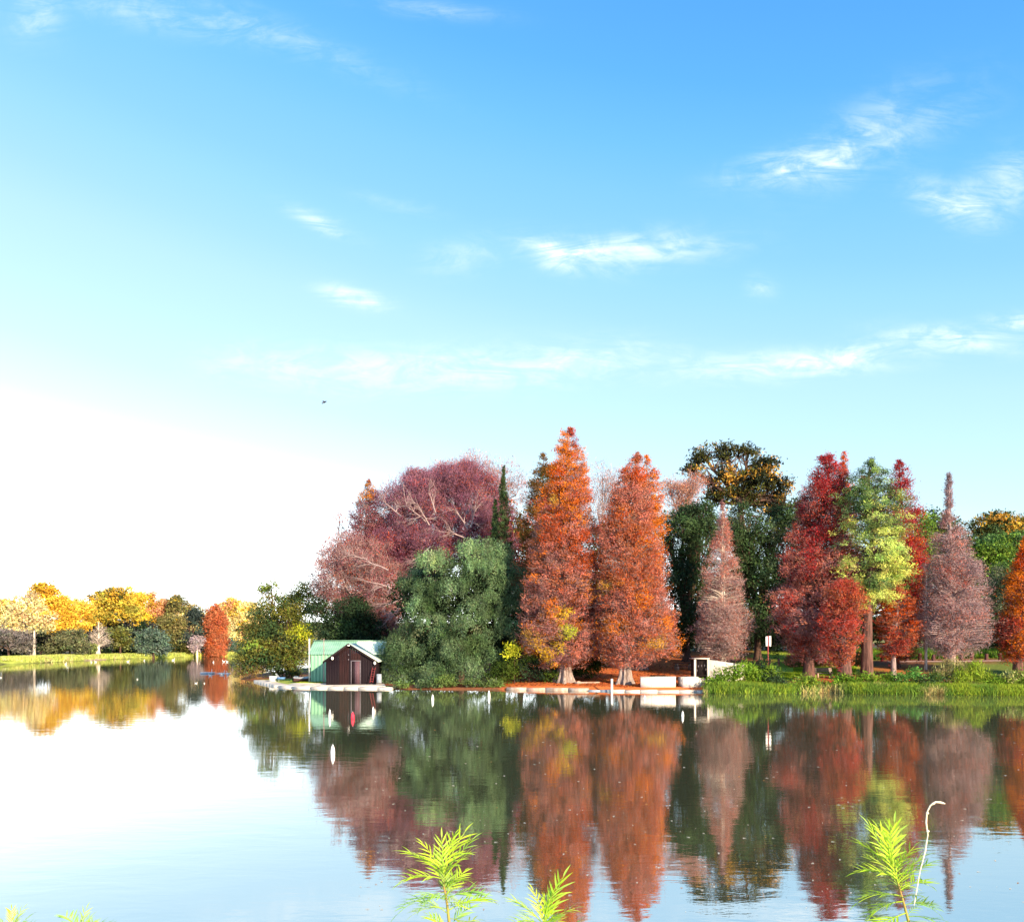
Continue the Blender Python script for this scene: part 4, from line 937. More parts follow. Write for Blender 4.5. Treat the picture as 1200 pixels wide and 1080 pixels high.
for i, (px, D_, w_, h_, lab, pal) in enumerate([(20, 196, 20, 11, 'dark low thicket under the half bare far tree', [(GRL, 2), (DKG, 2)]), (48, 201, 20, 19, 'dark undergrowth right of the white far trunk', [((.09, .09, .07), 3), (DKG, 2)]), (112, 214, 16, 13, 'dark undergrowth behind the bare forked far tree', [((.07, .08, .08), 3), (DKG, 2)]),
        (158, 228, 18, 15, 'bluish dark undergrowth left of the teal round tree', [(TEAL, 2), (DKG, 2)]), (205, 236, 16, 13, 'dark undergrowth right of the teal round tree', [(DKG, 3), (OLV_D, 2)]), (238, 246, 16, 11, 'dark undergrowth behind the small pinkish bare far tree', [(TEAL, 2), (DKG, 3)]), (135, 228, 16, 12, 'dusky pink undergrowth under the small olive dome tree', [((.22, .15, .17), 2), (DKG, 2)])]):
    far('far_thicket', lab, D_, px, [(px - 8, 768 - h_ * .55, w_ * .6, h_ * .7, 0), (px + 8, 768 - h_ * .6, w_ * .6, h_ * .75, 1), (px, 768 - h_ * .9, w_ * .5, h_ * .6, 2)], pal, 160 + i, dens=1.5)
sky_px = [(20, 708), (88, 702), (105, 705), (118, 703), (150, 696), (170, 706), (192, 704), (212, 706), (232, 706), (262, 706), (288, 704), (300, 712), (-20, 712), (-45, 715)]
for i, (a_, b_) in enumerate(sky_px):
    rg = np.random.default_rng(130 + i)
    far('distant_treetop', ['distant pale yellow tree on the skyline %s' % w for w in (
        'above the left thicket', 'just right of the golden dome', 'between the golden dome and the brown oak', 'left of the brown oak top', 'over the brown oak', 'behind the bright yellow tree', 'behind the salmon tree',
        'behind the olive grey tree', 'behind the dark blue green tree', 'behind the red orange conifer', 'over the right end of the far bank', 'behind the round olive green tree', 'beyond the left edge', 'further beyond the left edge')][i],
        330 + 20 * (i % 3), a_, [(a_, b_ + 6, 15 + 3 * rg.random(), 8, 0), (a_ + 10, b_ + 16, 13, 12, 0), (a_ - 9, b_ + 16, 13, 12, 0), (a_, b_ + 30, 16, 16, 0)], [(PY, 3), ((.60, .46, .14), 2), ((.42, .36, .16), 1.4)], 130 + i, dens=1.0, leaf=(.8, .55), cluster=1.0, per=16, sub=4)
# ------------------------------------------------------------------ boathouse and shed
def wave_sheet(acc, p0, ux, uz, wid, hei, n, amp, nrm):
    """Corrugated sheet: ridges run along uz."""
    p0, ux, uz, nrm = (np.asarray(q, float) for q in (p0, ux, uz, nrm))
    V = []
    for i in range(n * 4 + 1):
        off = amp * (0, 1, 1, 0)[i % 4]
        b = p0 + ux * wid * i / (n * 4) + nrm * off
        V += [b, b + uz * hei]
    acc.add(V, [[2 * i, 2 * i + 2, 2 * i + 3, 2 * i + 1] for i in range(n * 4)])

sz = .40
shed = empty('boat_shed', (px_x(402, 89), 89, sz), 'green corrugated metal shed with a long pale green roof', 'shed')
so = np.array(shed.location)
x0, x1 = px_x(364, 88), px_x(446, 88)
eave, ridge = px_z(765.5, 88), px_z(750.8, 90.6)
a = Acc(); wave_sheet(a, np.array([x0, 88, sz - .1]) - so, (1, 0, 0), (0, 0, 1), x1 - x0, eave - sz + .1, 20, .09, (0, -1, 0))
a.obj('front_wall', M['green_sheet'], shed)
for nm, xx in (('side_wall', x0 + .03), ('side_wall', x1 - .03)):
    a = Acc(); s_ = np.array([xx, 0, 0]) - np.array([so[0], 0, 0])
    pts = np.array([[xx, 88.05, sz - .1], [xx, 93.2, sz - .1], [xx, 93.2, eave], [xx, 90.6, ridge - .05], [xx, 88.05, eave]]) - so
    a.add(np.concatenate([pts, pts + [.04, 0, 0]]), [[0, 1, 2, 3], [5, 8, 7, 6]]); a.add(pts[[0, 3, 4]], [[0, 1, 2]])
    a.obj(nm, M['green_sheet'], shed)
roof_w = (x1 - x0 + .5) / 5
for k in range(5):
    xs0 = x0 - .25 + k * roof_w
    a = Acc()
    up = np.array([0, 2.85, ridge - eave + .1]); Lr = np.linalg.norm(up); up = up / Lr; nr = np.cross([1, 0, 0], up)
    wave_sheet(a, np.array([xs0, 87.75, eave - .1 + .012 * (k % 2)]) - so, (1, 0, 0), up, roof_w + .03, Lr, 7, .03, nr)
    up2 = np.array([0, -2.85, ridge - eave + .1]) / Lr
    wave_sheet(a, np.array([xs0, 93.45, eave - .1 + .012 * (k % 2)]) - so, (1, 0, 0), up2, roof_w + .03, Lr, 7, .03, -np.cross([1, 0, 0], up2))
    o = a.obj('roof_sheet', M['green_roof'] if k < 3 else M['lit_roof'], shed)  # right-hand sheets painted paler as if catching the sky
    if k >= 3: o['label'] = 'roof sheet painted paler as the lit slope'
a = Acc(); a.box(np.array([(x0 + x1) / 2, 90.6, ridge + .04]) - so, (x1 - x0 + .55, .4, .07)); a.obj('ridge_cap', M['green_roof'], shed)
a = Acc(); a.box(np.array([x0 - .1, 87.9, (sz + ridge) / 2 + .05]) - so, (.12, .12, ridge - sz + .35)); a.obj('corner_post', M['white_paint'], shed)

BD = 83.6
bz = .34
bh = empty('boathouse', (px_x(411, BD), BD, bz), 'dark stained wooden boathouse with a pointed gable and mauve door', 'boathouse')
bo = np.array(bh.location)
bl, br, bc = px_x(382, BD), px_x(440, BD), px_x(408.5, BD)
be, ba = px_z(773.2, BD), px_z(754.6, BD)
def front_top(x):
    return be + (ba - be) * (1 - (bc - x) / (bc - bl) if x < bc else 1 - (x - bc) / (br - bc))
rgp = random.Random(4)
npl = 30
pw = (br - bl) / npl
door0, door1 = px_x(412, BD), px_x(422, BD)
for i in range(npl):
    xa, xb = bl + i * pw + .008, bl + (i + 1) * pw - .008
    xm = (xa + xb) / 2; pxm = 600 + F * xm / BD
    y_ = BD - .02 - rgp.random() * .02
    zlo = bz - .1
    if door0 - .05 < xm < door1 + .05: zlo = px_z(774.5, BD) + .02
    mat = 'dark_plank'
    if 397 < pxm < 409.5 or (zlo > 2): mat = 'brown_plank'
    if 405 < pxm < 425 and zlo < 2 and pxm > 410: mat = 'dark_plank'
    a = Acc()
    v = np.array([[xa, y_, zlo], [xb, y_, zlo], [xb, y_, front_top(xb) - .02], [xa, y_, front_top(xa) - .02]]) - bo
    v = np.concatenate([v, v + [0, .05, 0]])
    a.add(v, [[0, 1, 2, 3], [5, 4, 7, 6], [1, 5, 6, 2], [4, 0, 3, 7], [3, 2, 6, 7]])
    a.obj('plank', M[mat], bh)
a = Acc(); a.box(np.array([(bl + br) / 2, BD + .1, (bz + be) / 2 - .05]) - bo, (br - bl - .1, .1, be - bz)); a.obj('backing_wall', M['black'], bh)
for xx in (bl + .05, br - .05):
    a = Acc(); a.box(np.array([xx, BD + 1.95, (bz + be) / 2 - .05]) - bo, (.08, 3.5, be - bz + .1)); a.obj('side_wall', M['dark_plank'], bh)
for sgn, xe in ((-1, bl), (1, br)):
    a = Acc()
    e = np.array([xe + sgn * .28, BD - .22, be - .20]); r = np.array([bc, BD - .22, ba + .03])
    dpt = np.array([0, 4.0, 0]); th = np.array([0, 0, .06])
    v = np.array([e, r, r + dpt, e + dpt, e + th, r + th, r + dpt + th, e + dpt + th]) - bo
    a.add(v, [[0, 1, 2, 3], [7, 6, 5, 4], [0, 4, 5, 1], [3, 2, 6, 7], [0, 3, 7, 4], [1, 5, 6, 2]])
    a.obj('roof', M['lit_roof' if sgn > 0 else 'black'], bh)  # right slope painted pale as if lit, left slope black
    a = Acc(); tp_ = np.array([0, 0, .066]); v = np.array([e + tp_, r + tp_, r - [0, 0, .15], e - [0, 0, .15]]) - bo; v = np.concatenate([v + [0, -.035, 0], v + [0, .0, 0]])
    a.add(v, [[0, 1, 2, 3], [7, 6, 5, 4], [0, 4, 5, 1], [3, 2, 6, 7], [0, 3, 7, 4], [1, 5, 6, 2]]); a.obj('barge_board', M['black'], bh)
dz0, dz1 = bz - .02, px_z(774.5, BD)
a = Acc(); xm = door0 + (door1 - door0) * .34
a.box(np.array([(xm + door1) / 2, BD - .035, (dz0 + dz1) / 2]) - bo, (door1 - xm - .04, .05, dz1 - dz0 - .06)); dr = a.obj('door', M['mauve_plank'], bh)
for k in range(3):
    a = Acc(); a.box(np.array([xm + .1 + k * .19, BD - .068, (dz0 + dz1) / 2]) - bo, (.015, .012, dz1 - dz0 - .1)); a.obj('batten', M['trim'], dr)
a = Acc(); a.box(np.array([(xm + door0) / 2, BD - .01, (dz0 + dz1) / 2]) - bo, (xm - door0, .04, dz1 - dz0)); a.obj('side_panel', M['dark_plank'], bh)
a = Acc()
a.box(np.array([door0 - .03, BD - .05, (dz0 + dz1) / 2]) - bo, (.07, .07, dz1 - dz0)); a.box(np.array([door1 + .03, BD - .05, (dz0 + dz1) / 2]) - bo, (.07, .07, dz1 - dz0)); a.box(np.array([(door0 + door1) / 2, BD - .055, dz1 + .04]) - bo, (door1 - door0 + .14, .08, .08))
a.obj('door_frame', M['trim'], bh)
for (lx, ly) in ((390, 771), (439.6, 776.5)):
    a = Acc(); p_ = np.array([px_x(lx, BD), BD - .22, px_z(ly, BD)]) - bo
    a.sphere(p_, (.13, .11, .17), 10, 6); a.box(p_ + [0, .1, .05], (.05, .16, .05)); a.obj('wall_lamp', M['white_paint'], bh)
a = Acc(); a.box(np.array([bc + .05, BD - .3, ba - .12]) - bo, (.22, .06, .10)); a.obj('gable_tag', M['white_paint'], bh)
for ly in (767, 772.5):
    a = Acc(); a.sphere(np.array([px_x(408.6, BD), BD - .08, px_z(ly, BD)]) - bo, (.05, .04, .07), 8, 5); a.obj('bolt_cap', M['trim'], bh)

def thing_box(name, label, cat, mat, c, size, rz=0, group=None, extra=None, taper=1.0):
    a = Acc(); a.box((0, 0, size[2] / 2), size, rz, taper)
    o = a.obj(name, M[mat], loc=c); return tag(o, label, cat, group)
# ladder
ld = empty('ladder', (px_x(436, 83), 83.0, .5), 'dull red ladder leaning on the right of the boathouse', 'ladder')
lo = np.array(ld.location)
foot = [np.array([px_x(433.4, 82.9), 82.9, .48]), np.array([px_x(436.8, 82.9), 82.9, .48])]
topp = [np.array([px_x(436.4, 83.4), 83.42, 1.95]), np.array([px_x(439.8, 83.4), 83.42, 1.95])]
for k in (0, 1):
    a = Acc(); a.tubes(foot[k] - lo, topp[k] - lo, .028, .028, 5); a.obj('rail', M['red_paint'], ld)
for k in range(6):
    t = .1 + k * .16
    a = Acc(); a.tubes(foot[0] * (1 - t) + topp[0] * t - lo, foot[1] * (1 - t) + topp[1] * t - lo, .022, .022, 5); a.obj('rung', M['red_paint'], ld)
# grey upright board with battens
bd = empty('grey_board', (px_x(444.3, 82.8), 82.8, .45), 'bluish grey upright board leaning right of the red ladder', 'board')
a = Acc(); a.box((0, 0, .44), (.46, .06, .88), 0, .98); a.obj('panel', M['grey_paint'], bd)
for zz in (.12, .76):
    a = Acc(); a.box((0, -.045, zz), (.46, .03, .08)); a.obj('batten', M['grey_paint'], bd)
# thin pole by the shed
a = Acc(); a.lathe([(0, 0, 0), (0, 0, 4.2)], [.045, .035], 8); a.box((0, 0, 4.22), (.12, .12, .05)); tag(a.obj('pole', M['bark_mauve'], loc=(px_x(379.5, 85), 85, .5)), 'thin weathered pole standing between the shed and the boathouse', 'pole')
# white crate at the left tip
c_ = empty('white_crate', (px_x(320.5, 92.5), 92.5, ground(px_x(320.5, 92.5), 92.5)), 'white box at the left end of the stone landing', 'box')
a = Acc(); a.box((0, 0, .26), (.72, .6, .52)); a.obj('body', M['white_paint'], c_)
a = Acc(); a.box((0, 0, .55), (.78, .66, .06)); a.obj('lid', M['white_paint'], c_)
# blue hand cart
hx, hy = px_x(329, 92), 92.0; hz_ = ground(hx, hy)
hc = empty('hand_cart', (hx, hy, hz_), 'blue hand cart with raised handles beside the white box', 'cart')
a = Acc(); a.box((.05, 0, .34), (.75, .5, .22), 0, 1.15); a.obj('tray', M['blue'], hc)
for s_ in (-.2, .2):
    a = Acc(); a.pipe([(.3, s_, .3), (-.2, s_, .45), (-.55, s_, .85)], .03); a.obj('handle', M['grey_paint'], hc)
    a = Acc(); a.pipe([(-.1, s_, .26), (-.22, s_, .02)], .025); a.obj('leg', M['grey_paint'], hc)
a = Acc(); a.add(*(lambda w: (w.v[0], w.f[0]))(Acc().lathe([(0, 0, -.05), (0, 0, .05)], [.17, .17], 12))); wv = a.v[0]; a.v[0] = np.stack([wv[:, 0] + .42, wv[:, 2], wv[:, 1] + .17], 1); a.obj('wheel', M['black'], hc)
# grey drum
a = Acc(); a.lathe([(0, 0, 0), (0, 0, .05), (0, 0, .28), (0, 0, .31), (0, 0, .52), (0, 0, .56)], [.24, .25, .25, .265, .25, .22], 14)
tag(a.obj('drum', M['grey_paint'], loc=(px_x(347.5, 91), 91, ground(px_x(347.5, 91), 91))), 'bluish grey drum on the grass left of the green shed', 'drum')
# covered dinghy beside the shed
dx_, dy_ = px_x(357, 89.5), 89.0; dz_ = ground(dx_, dy_) 
dg = empty('dinghy', (dx_, dy_, dz_), 'dark dinghy under a grey cover at the corner of the green shed', 'boat')
a = Acc(); V = []; Fc = []
N_, K_ = 11, 7
for i in range(N_):
    t = i / (N_ - 1); w_ = .55 * math.sin(math.pi * (.12 + .80 * t)) ** .6; sh = .30 + .22 * (t - .4) ** 2 * 2
    for j in range(K_):
        th = math.pi * j / (K_ - 1)
        V.append([-1.1 + 2.2 * t, -w_ * math.cos(th), .08 + sh * (1 - math.sin(th) ** .7)])
for i in range(N_ - 1):
    for j in range(K_ - 1):
        Fc.append([i * K_ + j, (i + 1) * K_ + j, (i + 1) * K_ + j + 1, i * K_ + j + 1])
rot_ = np.array([[math.cos(.5), -math.sin(.5), 0], [math.sin(.5), math.cos(.5), 0], [0, 0, 1]])
a.add(np.array(V) @ rot_.T, Fc); a.obj('hull', M['boat'], dg, smooth=True)
a = Acc(); V = []; Fc = []
for i in range(N_):
    t = i / (N_ - 1); w_ = .57 * math.sin(math.pi * (.12 + .80 * t)) ** .6; sh = .38 + .22 * (t - .4) ** 2 * 2
    for j in range(5):
        q = -1 + 2 * j / 4
        V.append([-1.1 + 2.2 * t, w_ * q, sh + .01 + .22 * (1 - q * q) * (.6 + .4 * t)])
for i in range(N_ - 1):
    for j in range(4):
        Fc.append([i * 5 + j, (i + 1) * 5 + j, (i + 1) * 5 + j + 1, i * 5 + j + 1])
a.add(np.array(V) @ rot_.T, Fc); a.obj('cover', M['tarp'], dg, smooth=True)

# ------------------------------------------------------------------ landing, kerbs and low walls
def strip_slabs(thing, pts, z0, z1, width, seglen, mat, name, rs, jitter=.03):
    """Stone slabs laid along a line, each its own mesh."""
    pts = np.array(pts, float); seg = np.linalg.norm(np.diff(pts, axis=0), axis=1); cum = np.concatenate([[0], np.cumsum(seg)])
    o_ = np.array(thing.location); s_ = 0.0
    while s_ < cum[-1] - .2:
        l_ = min(seglen * (.8 + .4 * rs.random()), cum[-1] - s_)
        m_ = s_ + l_ / 2
        p_ = np.array([np.interp(m_, cum, pts[:, k]) for k in (0, 1)])
        e0 = np.array([np.interp(s_, cum, pts[:, k]) for k in (0, 1)]); e1 = np.array([np.interp(s_ + l_, cum, pts[:, k]) for k in (0, 1)])
        an = math.atan2(e1[1] - e0[1], e1[0] - e0[0])
        a = Acc(); j_ = rs.uniform(-jitter, jitter)
        zz0 = z0; zz1 = z1 + j_
        a.box(np.array([p_[0], p_[1] + rs.uniform(-jitter, jitter), (zz0 + zz1) / 2]) - o_, (l_ - .012, width, zz1 - zz0), an + rs.uniform(-.006, .006), .99)
        a.obj(name, M[mat] if isinstance(mat, str) else M[rs.choice(mat)], thing)
        s_ += l_
rs = random.Random(8)
ap = empty('stone_landing', (px_x(390, 82), 82, 0), 'pale stone landing running along the water in front of the boathouse', 'landing')
strip_slabs(ap, [P(306, 95.3), P(314, 90.8), P(331, 84.6), P(361, 82.6), P(402, 81.8), P(462, 80.9)], -.3, .17, 1.6, 1.7, 'concrete', 'slab', rs, .012)
a = Acc(); v = np.array([[*P(338, 84.9), .24], [*P(362, 83.1), .24], [*P(402, 82.4), .24], [*P(452, 81.8), .24], [*P(450, 84.2), .34], [*P(380, 84.6), .34], [*P(345, 86.0), .30]]) - np.array(ap.location)
v2 = v.copy(); v2[:, 2] -= .5
k = len(v); a.add(np.concatenate([v, v2]), [[i, (i + 1) % k, (i + 1) % k + k, i + k][::-1] for i in range(k)]); a.add(v, [[0, i, i + 1] for i in range(1, k - 1)]); a.obj('apron', M['concrete'], ap)
kb = empty('shore_kerb', (px_x(640, 78.5), 78.5, 0), 'worn stone kerb along the water below the two big cypresses', 'kerb')
strip_slabs(kb, [P(594, 79.6), P(650, 78.7), P(690, 77.9)], -.3, .22, .5, 1.9, ['stone', 'pink_stone', 'pink_stone'], 'kerb_stone', rs, .025)
strip_slabs(kb, [P(690, 77.6), P(716, 77.1)], -.3, .12, .5, 1.2, 'grey_paint', 'kerb_stone', rs, .02)
strip_slabs(kb, [P(712, 77.0), P(742, 76.5), P(824, 76.2)], -.3, .16, .8, 1.6, 'concrete', 'kerb_stone', rs, .02)
a = Acc(); a.box((0, 0, .06), (2.4, .5, .14), .12); tag(a.obj('stone_slab', M['stone'], loc=(px_x(688, 81), 81, ground(px_x(688, 81), 81))), 'long pale stone slab lying on red litter between the big trunks', 'slab')
a = Acc(); a.sphere((0, 0, .1), (.28, .2, .18), 8, 5); tag(a.obj('rock', M['stone'], loc=(px_x(678, 80.6), 80.6, ground(px_x(678, 80.6), 80.6))), 'small pale rock just right of the tallest cypress trunk', 'rock')
wl = empty('low_wall', (px_x(771, 77.6), 77.6, .2), 'low whitewashed wall block at the waterside right of the second trunk', 'wall')
a = Acc(); a.box((0, 0, .52), (3.15, .45, 1.06)); a.obj('block', M['white_wall'], wl)
a = Acc(); a.box((0, 0, 1.075), (3.2, .5, .06)); a.obj('coping', M['concrete'], wl)
a = Acc(); a.box((0, 0, .06), (3.19, .49, .2)); a.obj('plinth', M['pink_stone'], wl)
for jx in (-.62, .55):
    a = Acc(); a.box((jx, -.226, .58), (.02, .006, .92)); a.obj('joint', M['stone'], wl)
wr = empty('low_wall', (px_x(811, 77.4), 77.4, .2), 'shorter whitewashed wall block at the waterside below the kiosk', 'wall')
a = Acc(); a.box((0, 0, .48), (1.75, .5, .98)); a.obj('block', M['white_wall'], wr)
a = Acc(); a.box((-.2, .7, .55), (1.6, .9, 1.05), .2); a.obj('ramp', M['concrete'], wr)
a = Acc(); a.box((1.0, .1, .45), (.28, .7, 1.0)); a.obj('end_pier', M['pink_stone'], wr)
# kiosk
KD = 80.5
kz = 1.25
kx = px_x(822, KD)
ks = empty('gated_kiosk', (kx, KD, kz), 'small white framed concrete kiosk with a dark barred gate', 'kiosk')
kt = px_z(772, KD) - kz
for sx in (-.62, .62):
    a = Acc(); a.box((sx, 0, kt / 2 - .3), (.17, .22, kt + .6)); a.obj('jamb', M['white_wall'], ks)
a = Acc(); a.box((0, 0, kt + .05), (1.5, .3, .12)); a.obj('lintel', M['concrete'], ks)
a = Acc(); a.box((0, 1.1, kt / 2 - .3), (1.2, 1.6, kt + .5)); a.obj('core', M['black'], ks)
a = Acc(); a.box((0, 1.2, kt + .045), (1.45, 1.9, .09)); a.obj('roof_slab', M['concrete'], ks)
gt = Acc().box((0, .02, .03), (1.06, .05, .06)).obj('gate', M['black'], ks)
for i in range(7):
    a = Acc(); a.box((-.48 + i * .16, .02, kt / 2), (.035, .035, kt)); a.obj('bar', M['black'], gt)
for (gx_, gz_) in ((-.3, .9), (0, .95), (.3, .95), (-.42, .5), (.42, .6)):
    a = Acc(); a.box((gx_, -.01, gz_), (.05, .03, .2)); a.obj('gate_tag', M['trim'], gt)
a = Acc(); v = np.array([[.7, .05, -.5], [4.2, .6, -.5], [4.2, .6, kt - .55], [.7, .05, kt - .05]]); v = np.concatenate([v, v + [0, .22, 0]])
a.add(v, [[0, 1, 2, 3], [5, 4, 7, 6], [3, 2, 6, 7], [1, 5, 6, 2], [4, 0, 3, 7]]); o = a.obj('wing_wall', M['concrete'], ks); o['label'] = 'beige sloping wing wall'

# ------------------------------------------------------------------ benches, sign, posts
def bench(name, label, px, D, length, back=True, rz=0.0, cat='bench', h=.45, mat='bench_wood'):
    x = px_x(px, D); t = empty(name, (x, D, ground(x, D)), label, cat); t.rotation_euler = (0, 0, rz)
    for k in range(3):
        a = Acc(); a.box((0, -.16 + k * .16, h), (length, .13, .05)); a.obj('seat_slat', M[mat], t)
    if back:
        for k in range(2):
            a = Acc(); a.box((0, .30 + .03 * k, h + .22 + k * .18), (length, .04, .13)); a.obj('back_slat', M[mat], t)
    for s_ in (-1, 1):
        a = Acc(); a.box((s_ * length * .4, 0, h / 2 - .04), (.12, .42, h + .04)); a.obj('support', M['pink_stone'], t)
        if back:
            a = Acc(); a.box((s_ * length * .4, .35, (h + .5) / 2), (.07, .06, h + .5)); a.obj('back_post', M[mat], t)
    return t
bench('shore_bench', 'weathered grey bench on red soil beside the brick red cypress trunk', 966, 83.0, 1.75, True, .05)
bench('shaded_bench', 'grey bench in shade behind the left side of the tallest cypress trunk', 650, 84.5, 1.5, True, 0)
pt = empty('picnic_table', (px_x(801, 91), 91, ground(px_x(801, 91), 91)), 'weathered picnic table on red litter left of the kiosk', 'table')
for k in range(4):
    a = Acc(); a.box((0, -.30 + .2 * k, .74), (2.1, .18, .06)); a.obj('top_plank', M['stump_wood'], pt)
for s_ in (-1, 1):
    a = Acc(); a.box((s_ * .72, 0, .36), (.28, .5, .74)); a.obj('support', M['bench_wood'], pt)
    for yy in (-.72, .72):
        a = Acc(); a.box((s_ * .72, yy, .21), (.2, .22, .44)); a.obj('bench_support', M['bench_wood'], pt)
for yy in (-.72, .72):
    a = Acc(); a.box((0, yy, .45), (2.0, .26, .05)); a.obj('bench_plank', M['stump_wood'], pt)
SD = 77.8
sg = empty('notice_sign', (px_x(900, SD), SD, ground(px_x(900, SD), SD)), 'tall red post carrying a white two panel notice board', 'sign')
sgz = sg.location.z
a = Acc(); a.box((0, 0, (px_z(744.5, SD) - sgz) / 2), (.10, .10, px_z(744.5, SD) - sgz)); a.obj('post', M['red_paint'], sg)
for s_, t_z, b_z in ((-1, 745.5, 757), (1, 745, 757)):
    zt_, zb_ = px_z(t_z, SD) - sgz, px_z(b_z, SD) - sgz
    a = Acc(); a.box((s_ * .15 + .02, -.03, (zt_ + zb_) / 2), (.19, .03, zt_ - zb_)); a.obj('notice_panel', M['white_paint'], sg)

def post_mesh(h, r, seed):
    rg_ = np.random.default_rng(seed); a = Acc()
    a.lathe([(0, 0, -.1), (0, 0, h * .5), (rg_.normal(0, .02), 0, h * .93), (rg_.normal(0, .02), 0, h)], [r * 1.05, r, r * .98, r * .75], 9)
    return a
pm = [post_mesh(.80, .13, i).mesh('post', M['post_wood']) for i in range(3)]
ORD = 'first second third fourth fifth sixth seventh eighth ninth tenth eleventh twelfth last'.split()
for i, q in enumerate([856, 862, 868, 874, 884, 890, 902, 912.5, 931, 942.5, 953, 963.5, 974]):
    D_ = 93.5 + .4 * (i % 2); x = px_x(q, D_)
    o = bpy.data.objects.new('fence_post', pm[i % 3]); COL.objects.link(o); o.location = (x, D_, ground(x, D_)); o.scale = (1, 1, .9 + .06 * (i % 4))
    tag(o, ORD[i] + ' short reddish post from the left in the row behind the bright lawn', 'post', 'reddish posts behind the lawn')
pm2 = [post_mesh(.80, .20, 10 + i).mesh('stump', M['stump_wood']) for i in range(3)]
for i, q in enumerate([1034, 1045, 1063, 1078, 1094, 1108, 1127, 1139, 1156, 1172, 1210]):
    D_ = 96.5; x = px_x(q, D_)
    o = bpy.data.objects.new('dark_post', pm2[i % 3]); COL.objects.link(o); o.location = (x, D_, ground(x, D_)); o.scale = (1, 1, .9 + .07 * (i % 4))
    tag(o, (ORD + [])[i if i < 10 else -1] + ' thick dark post from the left in the row before the hedge bank', 'post', 'dark posts before the hedge bank')
# pinkish path in front of the dark posts
xs_ = np.linspace(px_x(1040, 95.5), px_x(1330, 95.5), 60); V = []
for x in xs_:
    for yy in (94.9, 95.5, 96.1):
        V.append([x, yy, ground(x, yy) + .03])
a = Acc(); a.add(V, [[i * 3 + j, i * 3 + 3 + j, i * 3 + 4 + j, i * 3 + 1 + j] for i in range(59) for j in range(2)]); tag(a.obj('path', M['pink_stone']), kind='structure')

# ------------------------------------------------------------------ on the water
def buoy(label, px, py, hpx, wpx, mat='white_paint', ring='grey_paint'):
    D_ = F * CAM_Z / (py - HORIZON); h = hpx * D_ / F; r = wpx * D_ / F / 2
    t = empty('buoy', (px_x(px, D_), D_, 0), label, 'buoy', 'marker buoys on the lake')
    a = Acc(); a.lathe([(0, 0, -.12), (0, 0, 0), (0, 0, h * .25), (0, 0, h * .6), (0, 0, h * .88), (0, 0, h)], [r * .7, r, r * 1.02, r * .85, r * .5, r * .15], 12); a.obj('float', M[mat], t, smooth=True)
    a = Acc(); a.lathe([(0, 0, h), (0, 0, h + .05)], [.012, .012], 6); a.obj('eyelet', M[ring], t)
buoy('largest white buoy, nearest, on the water below the boathouse', 390, 883.5, 11, 5)
buoy('slim white buoy in the reflection of the boathouse left side', 386.5, 841, 10, 3)
buoy('bright red buoy in the reflection of the boathouse door', 413.3, 842, 8, 4.4, 'bright_red')
buoy('slim white buoy in the reflection of the boathouse right side', 437.3, 835, 7, 2.4)
buoy('small white buoy off the weeping evergreen, left one', 507, 820.5, 7, 3)
buoy('small white buoy off the weeping evergreen, right one', 573, 816.5, 7.5, 3)
buoy('small white buoy off the low whitewashed wall', 755.5, 819, 4.5, 2.6)
buoy('small white buoy further out below the kiosk', 800, 839.5, 6.5, 3)
a = Acc(); a.lathe([(0, 0, -.6), (0, 0, 1.08), (0, 0, 1.1)], [.10, .10, .11], 10); a.lathe([(0, 0, 1.1), (0, 0, 1.16)], [.13, .05], 10)
tag(a.obj('mooring_post', M['white_paint'], loc=(px_x(717, 76.4), 76.4, 0)), 'white mooring post in the water left of the second big trunk', 'post')

def bird_acc(s=1.0, neck=1.0):
    b = Acc(); b.sphere((0, 0, .16 * s), (.34 * s, .18 * s, .17 * s), 12, 8)
    b.tubes([(-.25 * s, 0, .2 * s)], [(-.52 * s, 0, .30 * s)], .11 * s, .02 * s, 6)
    n_ = Acc(); n_.pipe([(.22 * s, 0, .2 * s), (.36 * s, 0, (.3 + .1 * neck) * s), (.33 * s, 0, (.36 + .22 * neck) * s), (.38 * s, 0, (.42 + .27 * neck) * s)], [.08 * s, .055 * s, .045 * s, .05 * s], 7)
    n_.sphere((.42 * s, 0, (.44 + .27 * neck) * s), (.085 * s, .055 * s, .06 * s), 8, 6)
    k_ = Acc(); k_.tubes([(.48 * s, 0, (.435 + .27 * neck) * s)], [(.60 * s, 0, (.41 + .27 * neck) * s)], .03 * s, .008 * s, 6)
    w_ = Acc()
    for sy in (-1, 1): w_.sphere((-.05 * s, sy * .15 * s, .22 * s), (.30 * s, .05 * s, .12 * s), 10, 6)
    return b, n_, k_, w_
BM = [q.mesh(n_, M[m_], smooth=True) for q, n_, m_ in zip(bird_acc(1.0), ('body', 'neck', 'beak', 'wing'), ('feather', 'feather', 'beak', 'feather'))]
def goose(label, px, py, rz, s=1.0, z=0.0):
    D_ = F * (CAM_Z - z) / (py - HORIZON)
    t = empty('white_goose', (px_x(px, D_), D_, z - .02), label, 'goose', 'white geese on the lake'); t.rotation_euler = (0, 0, rz); t.scale = (s * .75, s * .75, s * .75)
    for me_ in BM:
        o = bpy.data.objects.new(me_.name, me_); COL.objects.link(o); o.parent = t
rs = random.Random(3)
